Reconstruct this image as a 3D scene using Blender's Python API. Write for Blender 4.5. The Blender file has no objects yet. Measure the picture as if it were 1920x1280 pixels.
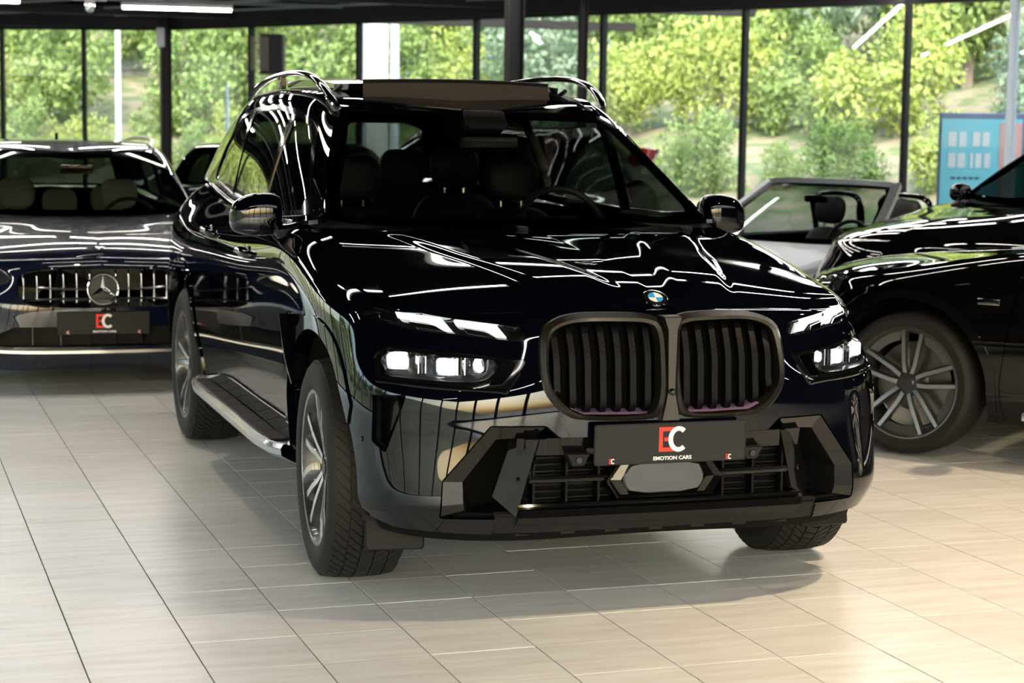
import bpy, math, random
import numpy as np
from mathutils import Vector, Matrix
random.seed(7); rng = np.random.default_rng(7)
D = bpy.data; COL = bpy.context.scene.collection; SC = bpy.context.scene
R = math.radians

# ---------------------------------------------------------------- camera, world, sun, area lights, exposure
cam_d = D.cameras.new('camera'); cam = D.objects.new('camera', cam_d); COL.objects.link(cam); SC.camera = cam
CAM = Vector((-2.401, -6.4947, 1.5727))
yaw, pit, rol = 0.3198, 0.1091, 0.0139
fw = Vector((math.sin(yaw)*math.cos(pit), math.cos(yaw)*math.cos(pit), -math.sin(pit)))
ri = Vector((math.cos(yaw), -math.sin(yaw), 0)); up = ri.cross(fw)
r2 = ri*math.cos(rol)+up*math.sin(rol); u2 = -ri*math.sin(rol)+up*math.cos(rol)
cam.matrix_world = Matrix(((r2.x, u2.x, -fw.x, CAM.x), (r2.y, u2.y, -fw.y, CAM.y), (r2.z, u2.z, -fw.z, CAM.z), (0, 0, 0, 1)))
cam_d.sensor_width = 36; cam_d.lens = 66.71; cam_d.clip_end = 400
cam_d.dof.use_dof = True; cam_d.dof.focus_distance = 6.6; cam_d.dof.aperture_fstop = 4.5

W = D.worlds.new('world'); SC.world = W; W.use_nodes = True
nt = W.node_tree; bg = nt.nodes['Background']
sky = nt.nodes.new('ShaderNodeTexSky'); sky.sky_type = 'NISHITA'; sky.sun_disc = False
sky.sun_elevation = R(38); sky.sun_rotation = R(200); sky.air_density = 1.6; sky.dust_density = 4.0; sky.ozone_density = 1.2
nt.links.new(sky.outputs[0], bg.inputs[0]); bg.inputs[1].default_value = 1.15

sun_d = D.lights.new('sun', 'SUN'); sun = D.objects.new('sun', sun_d); COL.objects.link(sun)
sun_d.energy = 2.4; sun_d.angle = R(8); sun_d.color = (1, .95, .86); sun.rotation_euler = (R(52), 0, R(-38))

SC.view_settings.view_transform = 'Standard'; SC.view_settings.look = 'None'
SC.view_settings.gamma = 1; SC.view_settings.exposure = 0.40; SC.view_settings.use_curve_mapping = False
SC.cycles.max_bounces = 10; SC.cycles.transparent_max_bounces = 24; SC.cycles.caustics_reflective = False; SC.cycles.caustics_refractive = False
# ---------------------------------------------------------------- numeric surface library
def _basis(m, n):
    t = np.linspace(0, m-1, n); i = np.minimum(t.astype(int), m-2); f = t-i
    B = np.zeros((n, m+2)); r = np.arange(n)
    B[r, i] = (1-f)**3/6; B[r, i+1] = (3*f**3-6*f**2+4)/6
    B[r, i+2] = (-3*f**3+3*f**2+3*f+1)/6; B[r, i+3] = f**3/6
    E = np.zeros((m+2, m)); E[1:m+1] = np.eye(m)
    E[0, 0] = 2; E[0, 1] = -1; E[m+1, m-1] = 2; E[m+1, m-2] = -1
    return B@E

def spl(P, n):
    P = np.asarray(P, float); return _basis(len(P), n)@P

def nrm(v):
    return v/np.maximum(np.linalg.norm(v, axis=-1, keepdims=True), 1e-12)

class Sheet:
    """a surface sheet: vertices, polygons, smooth normals"""
    def __init__(s, V, F, N): s.V, s.F, s.N = V, F, N
    def clip(s, g):
        """keep the region where g(V) >= 0, cutting polygons along g = 0"""
        d = g(s.V); d = np.where(np.abs(d) < 1e-7, 1e-7, d)
        V = list(s.V); N = list(s.N); cut = {}; F = []
        pos = d > 0
        for f in s.F:
            k = sum(pos[i] for i in f)
            if k == len(f): F.append(f); continue
            if k == 0: continue
            o = []
            for a, b in zip(f, f[1:]+f[:1]):
                if pos[a]: o.append(a)
                if pos[a] != pos[b]:
                    e = (a, b) if a < b else (b, a)
                    if e not in cut:
                        t = d[e[0]]/(d[e[0]]-d[e[1]])
                        cut[e] = len(V); V.append(s.V[e[0]]*(1-t)+s.V[e[1]]*t)
                        N.append(s.N[e[0]]*(1-t)+s.N[e[1]]*t)
                    o.append(cut[e])
            if len(o) > 2: F.append(o)
        return Sheet(np.array(V), F, nrm(np.array(N))).pack()
    def pack(s):
        if not s.F: return Sheet(np.zeros((0, 3)), [], np.zeros((0, 3)))
        u = sorted({i for f in s.F for i in f}); m = {a: b for b, a in enumerate(u)}
        return Sheet(s.V[u], [[m[i] for i in f] for f in s.F], s.N[u])
    def mirror(s):
        k = np.array([-1., 1, 1]); return Sheet(s.V*k, [f[::-1] for f in s.F], s.N*k)
    def both(s): return join(s, s.mirror())
    def off(s, d): return Sheet(s.V+s.N*d, s.F, s.N)
    def move(s, v): return Sheet(s.V+np.array(v, float), s.F, s.N)
    def rim(s, t, back=False):
        """give the sheet a turned-in edge of depth t (and a back face)"""
        E = {}
        for f in s.F:
            for a, b in zip(f, f[1:]+f[:1]):
                if (b, a) in E: del E[(b, a)]
                else: E[(a, b)] = 1
        V = list(s.V); N = list(s.N); F = list(s.F); acc = {}
        for a, b in E:
            n = np.cross(s.V[b]-s.V[a], s.N[a]+s.N[b])
            for i in (a, b): acc[i] = acc.get(i, 0)+n
        mp = {}
        for i, n in acc.items():
            mp[i] = len(V); V += [s.V[i], s.V[i]-s.N[i]*t]; n = n/(np.linalg.norm(n)+1e-12); N += [n, n]
        for a, b in E: F.append([mp[b], mp[a], mp[a]+1, mp[b]+1])
        if back:
            o = len(V); V += list(s.V-s.N*t); N += list(-s.N)
            F += [[i+o for i in f[::-1]] for f in s.F]
        return Sheet(np.array(V), F, np.array(N))

def join(*ss):
    V = []; F = []; N = []; o = 0
    for s in ss:
        V.append(s.V); N.append(s.N); F += [[i+o for i in f] for f in s.F]; o += len(s.V)
    return Sheet(np.concatenate(V), F, np.concatenate(N))

def patch(P, nu, nv, flip=False):
    """dense sheet from a control net P[u][v]"""
    P = np.asarray(P, float)
    G = np.einsum('ai,ijk->ajk', _basis(P.shape[0], nu), P)
    G = np.einsum('bj,ajk->abk', _basis(P.shape[1], nv), G)
    N = nrm(np.cross(np.gradient(G, axis=0), np.gradient(G, axis=1)))
    i = np.arange(nu*nv).reshape(nu, nv)
    q = np.stack([i[:-1, :-1], i[1:, :-1], i[1:, 1:], i[:-1, 1:]], -1).reshape(-1, 4)
    if flip: q = q[:, ::-1]; N = -N
    return Sheet(G.reshape(-1, 3), q.tolist(), N.reshape(-1, 3))

def sd(p, poly, r=0.0):
    """signed distance to a polygon (positive inside), corners rounded by r"""
    poly = np.asarray(poly, float); a = poly; b = np.roll(poly, -1, 0)
    if r:
        c = poly.mean(0); ar = .5*np.sum(a[:, 0]*b[:, 1]-b[:, 0]*a[:, 1]); sgn = 1 if ar > 0 else -1
        e = nrm(b-a); n = np.stack([-e[:, 1], e[:, 0]], 1)*sgn
        q = []
        for k in range(len(poly)):
            n0, n1 = n[k-1], n[k]; q.append(poly[k]+r*(n0+n1)/max(1+n0@n1, .3))
        return sd(p, q)+r
    d = np.full(len(p), 1e9); ins = np.zeros(len(p), bool)
    for u, v in zip(a, b):
        w = v-u; t = np.clip(((p-u)@w)/(w@w+1e-15), 0, 1)
        d = np.minimum(d, np.linalg.norm(p-u-t[:, None]*w, axis=1))
        c = (u[1] > p[:, 1]) != (v[1] > p[:, 1])
        with np.errstate(divide='ignore', invalid='ignore'):
            xx = (v[0]-u[0])*(p[:, 1]-u[1])/(v[1]-u[1]+1e-15)+u[0]
        ins ^= c & (p[:, 0] < xx)
    return np.where(ins, d, -d)

XZ = lambda V: V[:, [0, 2]]
YZ = lambda V: V[:, [1, 2]]
XY = lambda V: V[:, [0, 1]]
def inside(poly, pr=XZ, r=0.0, gap=0.0, use=None):
    return lambda V: sd(pr(V), poly, r)-gap
def outside(poly, pr=XZ, r=0.0, gap=0.0):
    return lambda V: -sd(pr(V), poly, r)-gap
# ---------------------------------------------------------------- blender helpers
def mk(name, base=(.5, .5, .5), rough=.5, metal=0., coat=0., spec=.5, emit=None, es=1., trans=0., alpha=1.):
    m = D.materials.new(name); m.use_nodes = True; b = m.node_tree.nodes['Principled BSDF']; i = b.inputs
    i['Base Color'].default_value = (*base, 1); i['Roughness'].default_value = rough; i['Metallic'].default_value = metal
    i['Coat Weight'].default_value = coat; i['Coat Roughness'].default_value = .02; i['Specular IOR Level'].default_value = spec
    if emit: i['Emission Color'].default_value = (*emit, 1); i['Emission Strength'].default_value = es
    return m
def nodes(m): return m.node_tree.nodes, m.node_tree.links
def bump(m, scale=60, strength=.15, detail=4, stretch=(1, 1, 1), dist=.002):
    n, l = nodes(m); t = n.new('ShaderNodeTexNoise'); t.inputs['Scale'].default_value = scale; t.inputs['Detail'].default_value = detail
    c = n.new('ShaderNodeTexCoord'); mp = n.new('ShaderNodeMapping'); mp.inputs['Scale'].default_value = stretch
    b = n.new('ShaderNodeBump'); b.inputs['Strength'].default_value = strength; b.inputs['Distance'].default_value = dist
    l.new(c.outputs['Object'], mp.inputs[0]); l.new(mp.outputs[0], t.inputs['Vector']); l.new(t.outputs[0], b.inputs['Height'])
    l.new(b.outputs[0], n['Principled BSDF'].inputs['Normal']); return m
def vary(m, c1, c2, scale=3, detail=4, stretch=(1, 1, 1), lo=.35, hi=.65, coord='Object'):
    n, l = nodes(m); t = n.new('ShaderNodeTexNoise'); t.inputs['Scale'].default_value = scale; t.inputs['Detail'].default_value = detail
    c = n.new('ShaderNodeTexCoord'); mp = n.new('ShaderNodeMapping'); mp.inputs['Scale'].default_value = stretch
    r = n.new('ShaderNodeValToRGB'); e = r.color_ramp.elements; e[0].position = lo; e[1].position = hi; e[0].color = (*c1, 1); e[1].color = (*c2, 1)
    l.new(c.outputs[coord], mp.inputs[0]); l.new(mp.outputs[0], t.inputs['Vector']); l.new(t.outputs[0], r.inputs[0])
    l.new(r.outputs[0], n['Principled BSDF'].inputs['Base Color']); return m
def glass(name, tint=(.6, .65, .65), refl=1.0, rough=0.0, ior=1.5):
    m = D.materials.new(name); m.use_nodes = True; n, l = nodes(m); n.remove(n['Principled BSDF'])
    t = n.new('ShaderNodeBsdfTransparent'); t.inputs[0].default_value = (*tint, 1)
    g = n.new('ShaderNodeBsdfGlossy'); g.inputs['Roughness'].default_value = rough; g.inputs[0].default_value = (refl, refl, refl, 1)
    f = n.new('ShaderNodeFresnel'); x = n.new('ShaderNodeMixShader'); ge = n.new('ShaderNodeNewGeometry'); mi = n.new('ShaderNodeMapRange')
    mi.inputs[3].default_value = ior; mi.inputs[4].default_value = 1/ior; l.new(ge.outputs['Backfacing'], mi.inputs[0]); l.new(mi.outputs[0], f.inputs[0])   # thin pane: same reflectance from both faces
    l.new(f.outputs[0], x.inputs[0]); l.new(t.outputs[0], x.inputs[1]); l.new(g.outputs[0], x.inputs[2])
    l.new(x.outputs[0], n['Material Output'].inputs[0]); return m

def link(name, me, parent=None):
    o = D.objects.new(name, me); COL.objects.link(o); o.parent = parent; return o
def obj(name, g, mat, parent=None, angle=35, fmat=None):
    """one mesh object from a Sheet (smooth normals kept) or (V, F)"""
    sheet = isinstance(g, Sheet); V, F = (g.V, g.F) if sheet else g
    me = D.meshes.new(name)
    me.from_pydata(np.asarray(V, float).tolist(), [], [list(map(int, f)) for f in F])
    for m in (mat if isinstance(mat, (list, tuple)) else [mat]): me.materials.append(m)
    if sheet:
        me.shade_smooth(); me.normals_split_custom_set_from_vertices(np.asarray(g.N, float).tolist())
    else:
        me.shade_smooth(); me.set_sharp_from_angle(angle=R(angle))
    if fmat is not None: me.polygons.foreach_set('material_index', np.asarray(fmat, np.int32))
    me.update(); return link(name, me, parent)
def root(name, label, cat, loc=(0, 0, 0), rz=0., group=None):
    o = D.objects.new(name, None); COL.objects.link(o); o.location = loc; o.rotation_euler = (0, 0, rz)
    o.empty_display_size = .1; o['label'] = label; o['category'] = cat
    if group: o['group'] = group
    return o
def tag(o, label, cat, group=None):
    o['label'] = label; o['category'] = cat
    if group: o['group'] = group
    return o
def struct(o): o['kind'] = 'structure'; return o
def stuff(o): o['kind'] = 'stuff'; return o

def cat(*gs):
    V = []; F = []; o = 0
    for v, f in gs:
        v = np.asarray(v, float); V.append(v); F += [[int(i)+o for i in q] for q in f]; o += len(v)
    return np.concatenate(V), F
def xf(g, loc=(0, 0, 0), rot=(0, 0, 0), sc=(1, 1, 1)):
    a, b, c = rot; ca, sa, cb, sb, cc, s_c = math.cos(a), math.sin(a), math.cos(b), math.sin(b), math.cos(c), math.sin(c)
    Rx = np.array([[1, 0, 0], [0, ca, -sa], [0, sa, ca]]); Ry = np.array([[cb, 0, sb], [0, 1, 0], [-sb, 0, cb]]); Rz = np.array([[cc, -s_c, 0], [s_c, cc, 0], [0, 0, 1]])
    M = Rz@Ry@Rx; sc = np.array(sc, float)
    if isinstance(g, Sheet): return Sheet((g.V*sc)@M.T+np.array(loc), g.F if sc.prod() > 0 else [f[::-1] for f in g.F], nrm((g.N/sc))@M.T)
    V, F = g; V = (np.asarray(V, float)*sc)@M.T+np.array(loc)
    return V, (F if sc.prod() > 0 else [f[::-1] for f in F])
def mirx(g): return xf(g, sc=(-1, 1, 1))
def box(c, s, bev=0., rot=(0, 0, 0)):
    sx, sy, sz = (q/2 for q in s)
    if not bev:
        V = [(x, y, z) for x in (-sx, sx) for y in (-sy, sy) for z in (-sz, sz)]
        F = [(0, 1, 3, 2), (4, 6, 7, 5), (0, 4, 5, 1), (2, 3, 7, 6), (0, 2, 6, 4), (1, 5, 7, 3)]
        return xf((np.array(V), F), c, rot)
    return xf(prism(rrect(s[0], s[2], bev, 3), -sy, sy, bevel=min(bev, sy)*.6), c, rot)
def rrect(w, h, r, n=4):
    P = []
    for cx, cy, a in ((w/2-r, h/2-r, 0), (-w/2+r, h/2-r, 90), (-w/2+r, -h/2+r, 180), (w/2-r, -h/2+r, 270)):
        for k in range(n+1): t = R(a+90*k/n); P.append((cx+r*math.cos(t), cy+r*math.sin(t)))
    return P
def prism(poly, y0, y1, bevel=0.):
    """polygon in (x, z) extruded along y, optional bevelled ends"""
    P = np.array(poly, float); ar = np.sum(P[:, 0]*np.roll(P[:, 1], -1)-np.roll(P[:, 0], -1)*P[:, 1])
    if ar < 0: P = P[::-1]
    n = len(P); c = P.mean(0); L = []
    ins = P-nrm(P-c)*bevel
    for q, y in (((ins, y0), (P, y0+bevel), (P, y1-bevel), (ins, y1)) if bevel else ((P, y0), (P, y1))):
        L.append(np.c_[q[:, 0], np.full(n, y), q[:, 1]])
    V = np.concatenate(L); F = [list(range(n)), [i+n*(len(L)-1) for i in range(n)][::-1]]
    for k in range(len(L)-1):
        for i in range(n): j = (i+1) % n; F.append([k*n+i, (k+1)*n+i, (k+1)*n+j, k*n+j])
    return V, F
def lathe(prof, n=48, closed=False, ang=2*math.pi):
    """profile (x along axis, r) spun about the x axis"""
    P = np.array(prof, float); m = len(P); full = ang > 6.28; k = n if full else n+1
    t = np.arange(k)*ang/n
    V = np.stack([np.repeat(P[None, :, 0], k, 0), P[None, :, 1]*np.cos(t)[:, None], P[None, :, 1]*np.sin(t)[:, None]], -1).reshape(-1, 3)
    F = []
    for i in range(n):
        a = i*m; b = ((i+1) % k)*m
        for j in range(m if closed else m-1): j2 = (j+1) % m; F.append([a+j, a+j2, b+j2, b+j])
    return V, F
def tube(path, r, n=8, caps=True, sec=None, up=(0, 0, 1)):
    """sweep a circle (radius r, may be a list) or a 2D section along a path"""
    P = np.asarray(path, float); T = nrm(np.gradient(P, axis=0)); u = np.array(up, float)
    A = nrm(np.cross(T, u)+1e-9); B = np.cross(A, T)
    if sec is None: t = np.arange(n)*2*math.pi/n; sec = np.c_[np.cos(t), np.sin(t)]; rr = np.broadcast_to(np.asarray(r, float), len(P))
    else: sec = np.asarray(sec, float); n = len(sec); rr = np.broadcast_to(np.asarray(r, float), len(P))
    V = (P[:, None]+rr[:, None, None]*(sec[None, :, :1]*A[:, None]+sec[None, :, 1:]*B[:, None])).reshape(-1, 3); F = []
    for i in range(len(P)-1):
        for j in range(n): k = (j+1) % n; F.append([i*n+j, i*n+k, (i+1)*n+k, (i+1)*n+j])
    if caps: F += [list(range(n))[::-1], [(len(P)-1)*n+j for j in range(n)]]
    return V, F
def curve(P, n=40): return spl(np.array(P, float), n)
def thru(P, n=40):
    """smooth interpolating path"""
    P = np.asarray(P, float); m = len(P); Q = P.copy()
    for _ in range(30): Q += P-spl(Q, m)
    return spl(Q, n)
def text(name, s, size, mat, parent, mtx, ext=.001, align='CENTER', bold=0., sx=1.):
    c = D.curves.new(name, 'FONT'); c.body = s; c.size = size; c.extrude = ext; c.align_x = align; c.align_y = 'CENTER'; c.offset = bold
    t = D.objects.new(name, c); COL.objects.link(t); bpy.context.view_layer.update()
    me = D.meshes.new_from_object(t); D.objects.remove(t); me.transform(Matrix.Diagonal((sx, 1, 1, 1))); me.transform(mtx)
    me.materials.clear(); me.materials.append(mat); return link(name, me, parent)
def M4(x, y, z, o):
    return Matrix(((x[0], y[0], z[0], o[0]), (x[1], y[1], z[1], o[1]), (x[2], y[2], z[2], o[2]), (0, 0, 0, 1)))
def blob(sec, n=24, axis='x', caps=True):
    """closed body from superellipse rings: (pos, c1, c2, r1, r2, power); ring plane is perpendicular to axis"""
    L = []; t = np.arange(n)*2*math.pi/n
    for p, a, b, r1, r2, e in sec:
        c, s = np.cos(t), np.sin(t); u = a+r1*np.sign(c)*np.abs(c)**(2/e); v = b+r2*np.sign(s)*np.abs(s)**(2/e)
        q = np.full(n, p); L.append({'x': np.c_[q, u, v], 'y': np.c_[v, q, u], 'z': np.c_[u, v, q]}[axis])
    V = np.concatenate(L); F = []
    for i in range(len(L)-1):
        for j in range(n): k = (j+1) % n; F.append([i*n+j, i*n+k, (i+1)*n+k, (i+1)*n+j])
    if caps: F += [list(range(n))[::-1], [(len(L)-1)*n+j for j in range(n)]]
    return V, F
def smooth_blob(ctrl, m=14, n=24, axis='x'):
    C = np.array(ctrl, float); return blob([tuple(q) for q in spl(C, m)], n, axis)
def flatfan(poly3):
    return np.array(poly3, float), [list(range(len(poly3)))]
def strip(A, B, flip=False):
    A = np.array(A, float); B = np.array(B, float); n = len(A)
    F = [[i, i+1, n+i+1, n+i] for i in range(n-1)]
    return np.concatenate([A, B]), ([f[::-1] for f in F] if flip else F)
def ring(A, B):
    """closed band between two loops"""
    A = np.array(A, float); B = np.array(B, float); n = len(A)
    return np.concatenate([A, B]), [[i, (i+1) % n, n+(i+1) % n, n+i] for i in range(n)]
def closed(P, n=72, it=1):
    """evenly resampled closed outline with softened corners"""
    P = np.array(P, float)
    for _ in range(it):
        Q = np.roll(P, -1, 0); P = np.stack([P*.75+Q*.25, P*.25+Q*.75], 1).reshape(-1, P.shape[1])
    C = np.vstack([P, P[:1]]); d = np.r_[0, np.cumsum(np.linalg.norm(np.diff(C, axis=0), axis=1))]
    t = np.linspace(0, d[-1], n, endpoint=False)
    return np.stack([np.interp(t, d, C[:, k]) for k in range(C.shape[1])], 1)
def plan(net, n=700, nv=260): return patch(net, n, nv)
class Face:
    """look-up of the body surface by its front (x, z) position"""
    def __init__(s, sh, ymax=-.2):
        m = sh.V[:, 1] < ymax; s.V = sh.V[m]; s.N = sh.N[m]
    def __call__(s, pts, off=0.):
        o = []
        for x, z in pts:
            sg = -1 if x < 0 else 1
            d = (s.V[:, 0]-abs(x))**2+(s.V[:, 2]-z)**2
            i = np.argpartition(d, 5)[:5]; w = 1/(d[i]+1e-6); w /= w.sum()
            y = (s.V[i, 1]*w).sum(); n = nrm((s.N[i]*w[:, None]).sum(0))
            o.append((sg*(abs(x)+n[0]*off), y+n[1]*off, z+n[2]*off))
        return np.array(o)
# ---------------------------------------------------------------- materials
MT = {}
MT['paint'] = mk('sapphire_black_paint', (.0009, .0014, .0038), .5, 0, 1., .0)
MT['paint_blue'] = mk('dark_blue_paint', (.0016, .0038, .016), .4, 0, 1., .05)
MT['paint_black'] = mk('black_paint', (.0016, .0016, .002), .5, 0, 1., .0)
MT['gloss'] = mk('gloss_black_trim', (.003, .003, .0034), .08, 0, .35, .3)
MT['satin'] = mk('satin_dark_grey_metal', (.062, .057, .051), .33, .85)
MT['plastic'] = bump(mk('black_plastic', (.008, .008, .0085), .6, spec=.22), 400, .2)
MT['dark'] = mk('dark_cavity', (.003, .003, .0035), .8, spec=.1)
MT['rubber'] = bump(mk('tyre_rubber', (.013, .0125, .012), .65, spec=.28), 300, .2)
MT['chrome'] = mk('chrome', (.75, .75, .76), .08, 1.)
MT['alu'] = mk('brushed_aluminium', (.58, .59, .60), .3, 1.)
MT['rimface'] = mk('machined_rim_face', (.62, .63, .66), .22, 1.)
MT['rimdark'] = mk('dark_grey_rim_paint', (.035, .037, .042), .3, .3, .6)
MT['disc'] = mk('brake_disc_steel', (.28, .26, .24), .35, 1.)
MT['calip'] = mk('grey_caliper', (.33, .34, .35), .4, .3)
MT['slat'] = mk('satin_black_slat', (.002, .002, .0024), .4, 0, 0, .12)
MT['ws'] = glass('windscreen_glass', (.30, .335, .32), 1.)
MT['sg'] = glass('side_glass', (.17, .19, .185), 1.)
MT['lens'] = glass('lamp_lens', (.92, .94, .95), 1.)
MT['mirror'] = mk('mirror_glass', (.8, .82, .85), .02, 1.)
MT['led'] = mk('running_light_led', (1, 1, 1), .3, emit=(.93, 1.0, .88), es=9)
MT['beam'] = mk('headlamp_projector_lit', (1, 1, 1), .3, emit=(.93, .95, 1.0), es=14)
MT['plate'] = bump(mk('dark_plate', (.014, .014, .016), .5, spec=.25), 500, .15)
MT['red'] = mk('red_print', (.80, .03, .015), .4)
MT['white'] = mk('white_print', (.78, .78, .80), .4)
MT['leather'] = bump(mk('dark_seat_leather', (.02, .02, .022), .5), 90, .4)
MT['cream'] = bump(mk('cream_seat_leather', (.62, .56, .46), .55), 90, .4)
MT['carpet'] = mk('dark_cabin_lining', (.008, .008, .009), .9, spec=.1)
MT['bmwblue'] = mk('badge_blue', (.05, .32, .75), .25)
MT['bmwwhite'] = mk('badge_white', (.8, .82, .84), .25)
MT['badgeblack'] = mk('badge_black', (.006, .006, .008), .2)
MT['mesh'] = bump(mk('brown_grey_mesh', (.06, .051, .042), .8), 900, .5)
MT['tail'] = mk('red_tail_lamp', (.25, .006, .008), .12, 0, 1.)
MT['matte'] = mk('matt_grey_paint', (.30, .33, .37), .34, .75)
MT['uvcol'] = mk('violet_film', (.16, .10, .20), .4)
MT['red_stripe'] = mk('stripe_red', (.6, .03, .03), .4); MT['blue_stripe'] = mk('stripe_blue', (.03, .08, .4), .4)
MT['orange'] = mk('orange_reflector', (.6, .2, .03), .3)
MT['webgrey'] = mk('grey_rim_web', (.11, .115, .12), .3, .6)
# ---------------------------------------------------------------- wheels (axle along x, outer side +x)
def tread(Rt, w, nblk=64, rows=5, depth=.008):
    """cut tread pattern: rows of chevron blocks standing proud of the carcass"""
    gs = []; rw = w/rows
    for k in range(nblk):
        a0 = 2*math.pi*k/nblk
        for j in range(rows):
            xc = -w/2+rw*(j+.5); off = (.5 if j % 2 else 0)*2*math.pi/nblk
            da = 2*math.pi/nblk*.80; V = []
            slant = (1 if j < rows/2 else -1)*.022/Rt*(1 if j not in (rows//2,) else .4)
            for dx, sl in ((-rw*.45, -slant), (rw*.45, slant)):
                x = xc+dx; drop = .010*abs(2*x/w)**3
                for aa in (a0+off+sl-da/2, a0+off+sl+da/2):
                    for r in (Rt-.012-drop, Rt-drop): V.append((x, r*math.cos(aa), r*math.sin(aa)))
            gs.append((np.array(V), [(0, 2, 3, 1), (4, 5, 7, 6), (0, 1, 5, 4), (2, 6, 7, 3), (1, 3, 7, 5)]))
    return cat(*gs)
def spoke_bar(P, W, T, z0, z1):
    """bar along radial points: P list of (r, tangential offset), half widths W, front x z1, thickness T"""
    V = []; n = len(P)
    for (r, t), w, x in zip(P, W, z1):
        V += [(x, r, t-w*.78), (x, r, t+w*.78), (x-.006, r, t+w), (x-T, r, t+w*1.25), (x-T, r, t-w*1.25), (x-.006, r, t-w)]
    F = []; fm = []
    for i in range(n-1):
        for j in range(6):
            k = (j+1) % 6; F.append([i*6+j, (i+1)*6+j, (i+1)*6+k, i*6+k]); fm.append(0 if j == 0 else 1)
    F += [[0, 1, 2, 3, 4, 5], [(n-1)*6+j for j in range(6)][::-1]]; fm += [1, 1]
    return np.array(V), F, fm
def rotx(g, a):
    V, F = g; V = np.asarray(V); c, s = math.cos(a), math.sin(a)
    return np.c_[V[:, 0], V[:, 1]*c-V[:, 2]*s, V[:, 1]*s+V[:, 2]*c], F
def wheel(parent, name, loc, side, Rt=.39, wid=.275, Rr=.272, style='twin', steer=0., spin=0., treadq=True):
    """side +1: outer face points +x"""
    sx = side
    def T(g):
        V, F = g; V = np.asarray(V, float)*np.array([sx, 1, 1]); F = [f[::-1] for f in F] if sx < 0 else F
        return V, F
    h = wid/2; Ri = Rr-.006
    w = obj(name, T(lathe([(h-.012, Rr+.006), (h-.004, Rr+.004), (h-.006, Rr-.010), (h-.022, Rr-.020), (h-.07, Rr-.034), (-h+.03, Rr-.03), (-h+.01, Rr+.004)], 64)), MT['rimdark'], parent)
    w.location = loc; w.rotation_euler = (spin, 0, steer)
    ty = obj('tyre', T(lathe([(h-.018, Rr-.004), (h-.006, Rr+.002), (h+.002, Rr+.018), (h+.007, (Rr+Rt)/2), (h+.004, Rt-.045), (h-.004, Rt-.026), (h-.018, Rt-.014), (h-.05, Rt-.009), (0, Rt-.008),
         (-h+.05, Rt-.009), (-h+.018, Rt-.014), (-h-.004, Rt-.045), (-h-.007, (Rr+Rt)/2), (-h+.01, Rr), (-h+.02, Rr-.004)], 72)), MT['rubber'], w)
    if treadq: stuff(obj('tread_blocks', T(tread(Rt, wid-.028)), MT['rubber'], w))
    obj('rim_lip', T(lathe([(h-.014, Rr+.002), (h-.005, Rr+.003), (h-.005, Rr-.005), (h-.016, Rr-.010)], 64)), MT['rimface'], w)
    obj('brake_disc', T(lathe([(h-.115, .06), (h-.115, Rr*.72), (h-.145, Rr*.72), (h-.145, .06)], 48)), MT['disc'], w)
    ca = T(lathe([(h-.085, Rr*.50), (h-.085, Rr*.80), (h-.165, Rr*.84), (h-.165, Rr*.5)], 12, True, R(62)))
    obj('brake_caliper', rotx(ca, (R(-95) if style == 'twin' else R(-118))-spin), MT['calip'] if style != 'twin' else MT['plastic'], w)
    obj('hub', T(lathe([(h-.12, .0), (h-.045, .0), (h-.042, .03), (h-.046, .062), (h-.07, .075), (h-.12, .08)], 32)), MT['rimdark'], w)
    cap = obj('hub_cap', T(lathe([(h-.036, .0), (h-.037, .026), (h-.042, .031), (h-.05, .031)], 24)), MT['badgeblack'] if style == 'twin' else MT['rimdark'], w)
    base = {}
    if style == 'twin':
        for s in (1, -1):
            g1 = spoke_bar([(.045, s*.011), (.11, s*.020), (.165, s*.036), (Rr-.008, s*.060)], [.013, .013, .015, .017], .038, 0, [h-.040, h-.030, h-.020, h-.012]); g2 = None
            base[s] = [g1]
        bars = base[1]+base[-1]
    else:
        bars = [spoke_bar([(.05, s*.018), (.10, s*.030), (Rr-.006, s*.050)], [.014, .013, .012], .032, 0, [h-.030, h-.026, h-.012]) for s in (1, -1)]
        bars += [spoke_bar([(Rr-.075, s*.048), (Rr-.008, s*.055)], [.004, .030], .03, 0, [h-.028, h-.020]) for s in ()]
    if style != 'twin':
        sec = []
        for k in range(5):
            c_ = 2*math.pi*k/5+R(90)+R(36); a = np.linspace(c_-R(24), c_+R(24), 9); Ro = Rr-.006; Ri2 = Rr-.062
            V = np.array([(h-.020, Ro*math.cos(t), Ro*math.sin(t)) for t in a]+[(h-.034, Ri2*math.cos(t), Ri2*math.sin(t)) for t in a[1:-1]][::-1])
            sec.append((V, [list(range(len(V)))]))
        stuff(obj('rim_web', T(cat(*sec)), MT['webgrey'], w))
    me = None
    for k in range(5):
        V, F = cat(*[(b[0], b[1]) for b in bars]); fm = sum((b[2] for b in bars), [])
        V = V*np.array([sx, 1, 1]); F = [f[::-1] for f in F] if sx < 0 else F
        if me is None: o = obj('spoke', (V, F), [MT['rimface'], MT['rimdark']], w, 20, fm); me = o.data
        else: o = link('spoke', me, w)
        o.rotation_euler = (2*math.pi*k/5+R(90), 0, 0)
    return w
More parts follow.
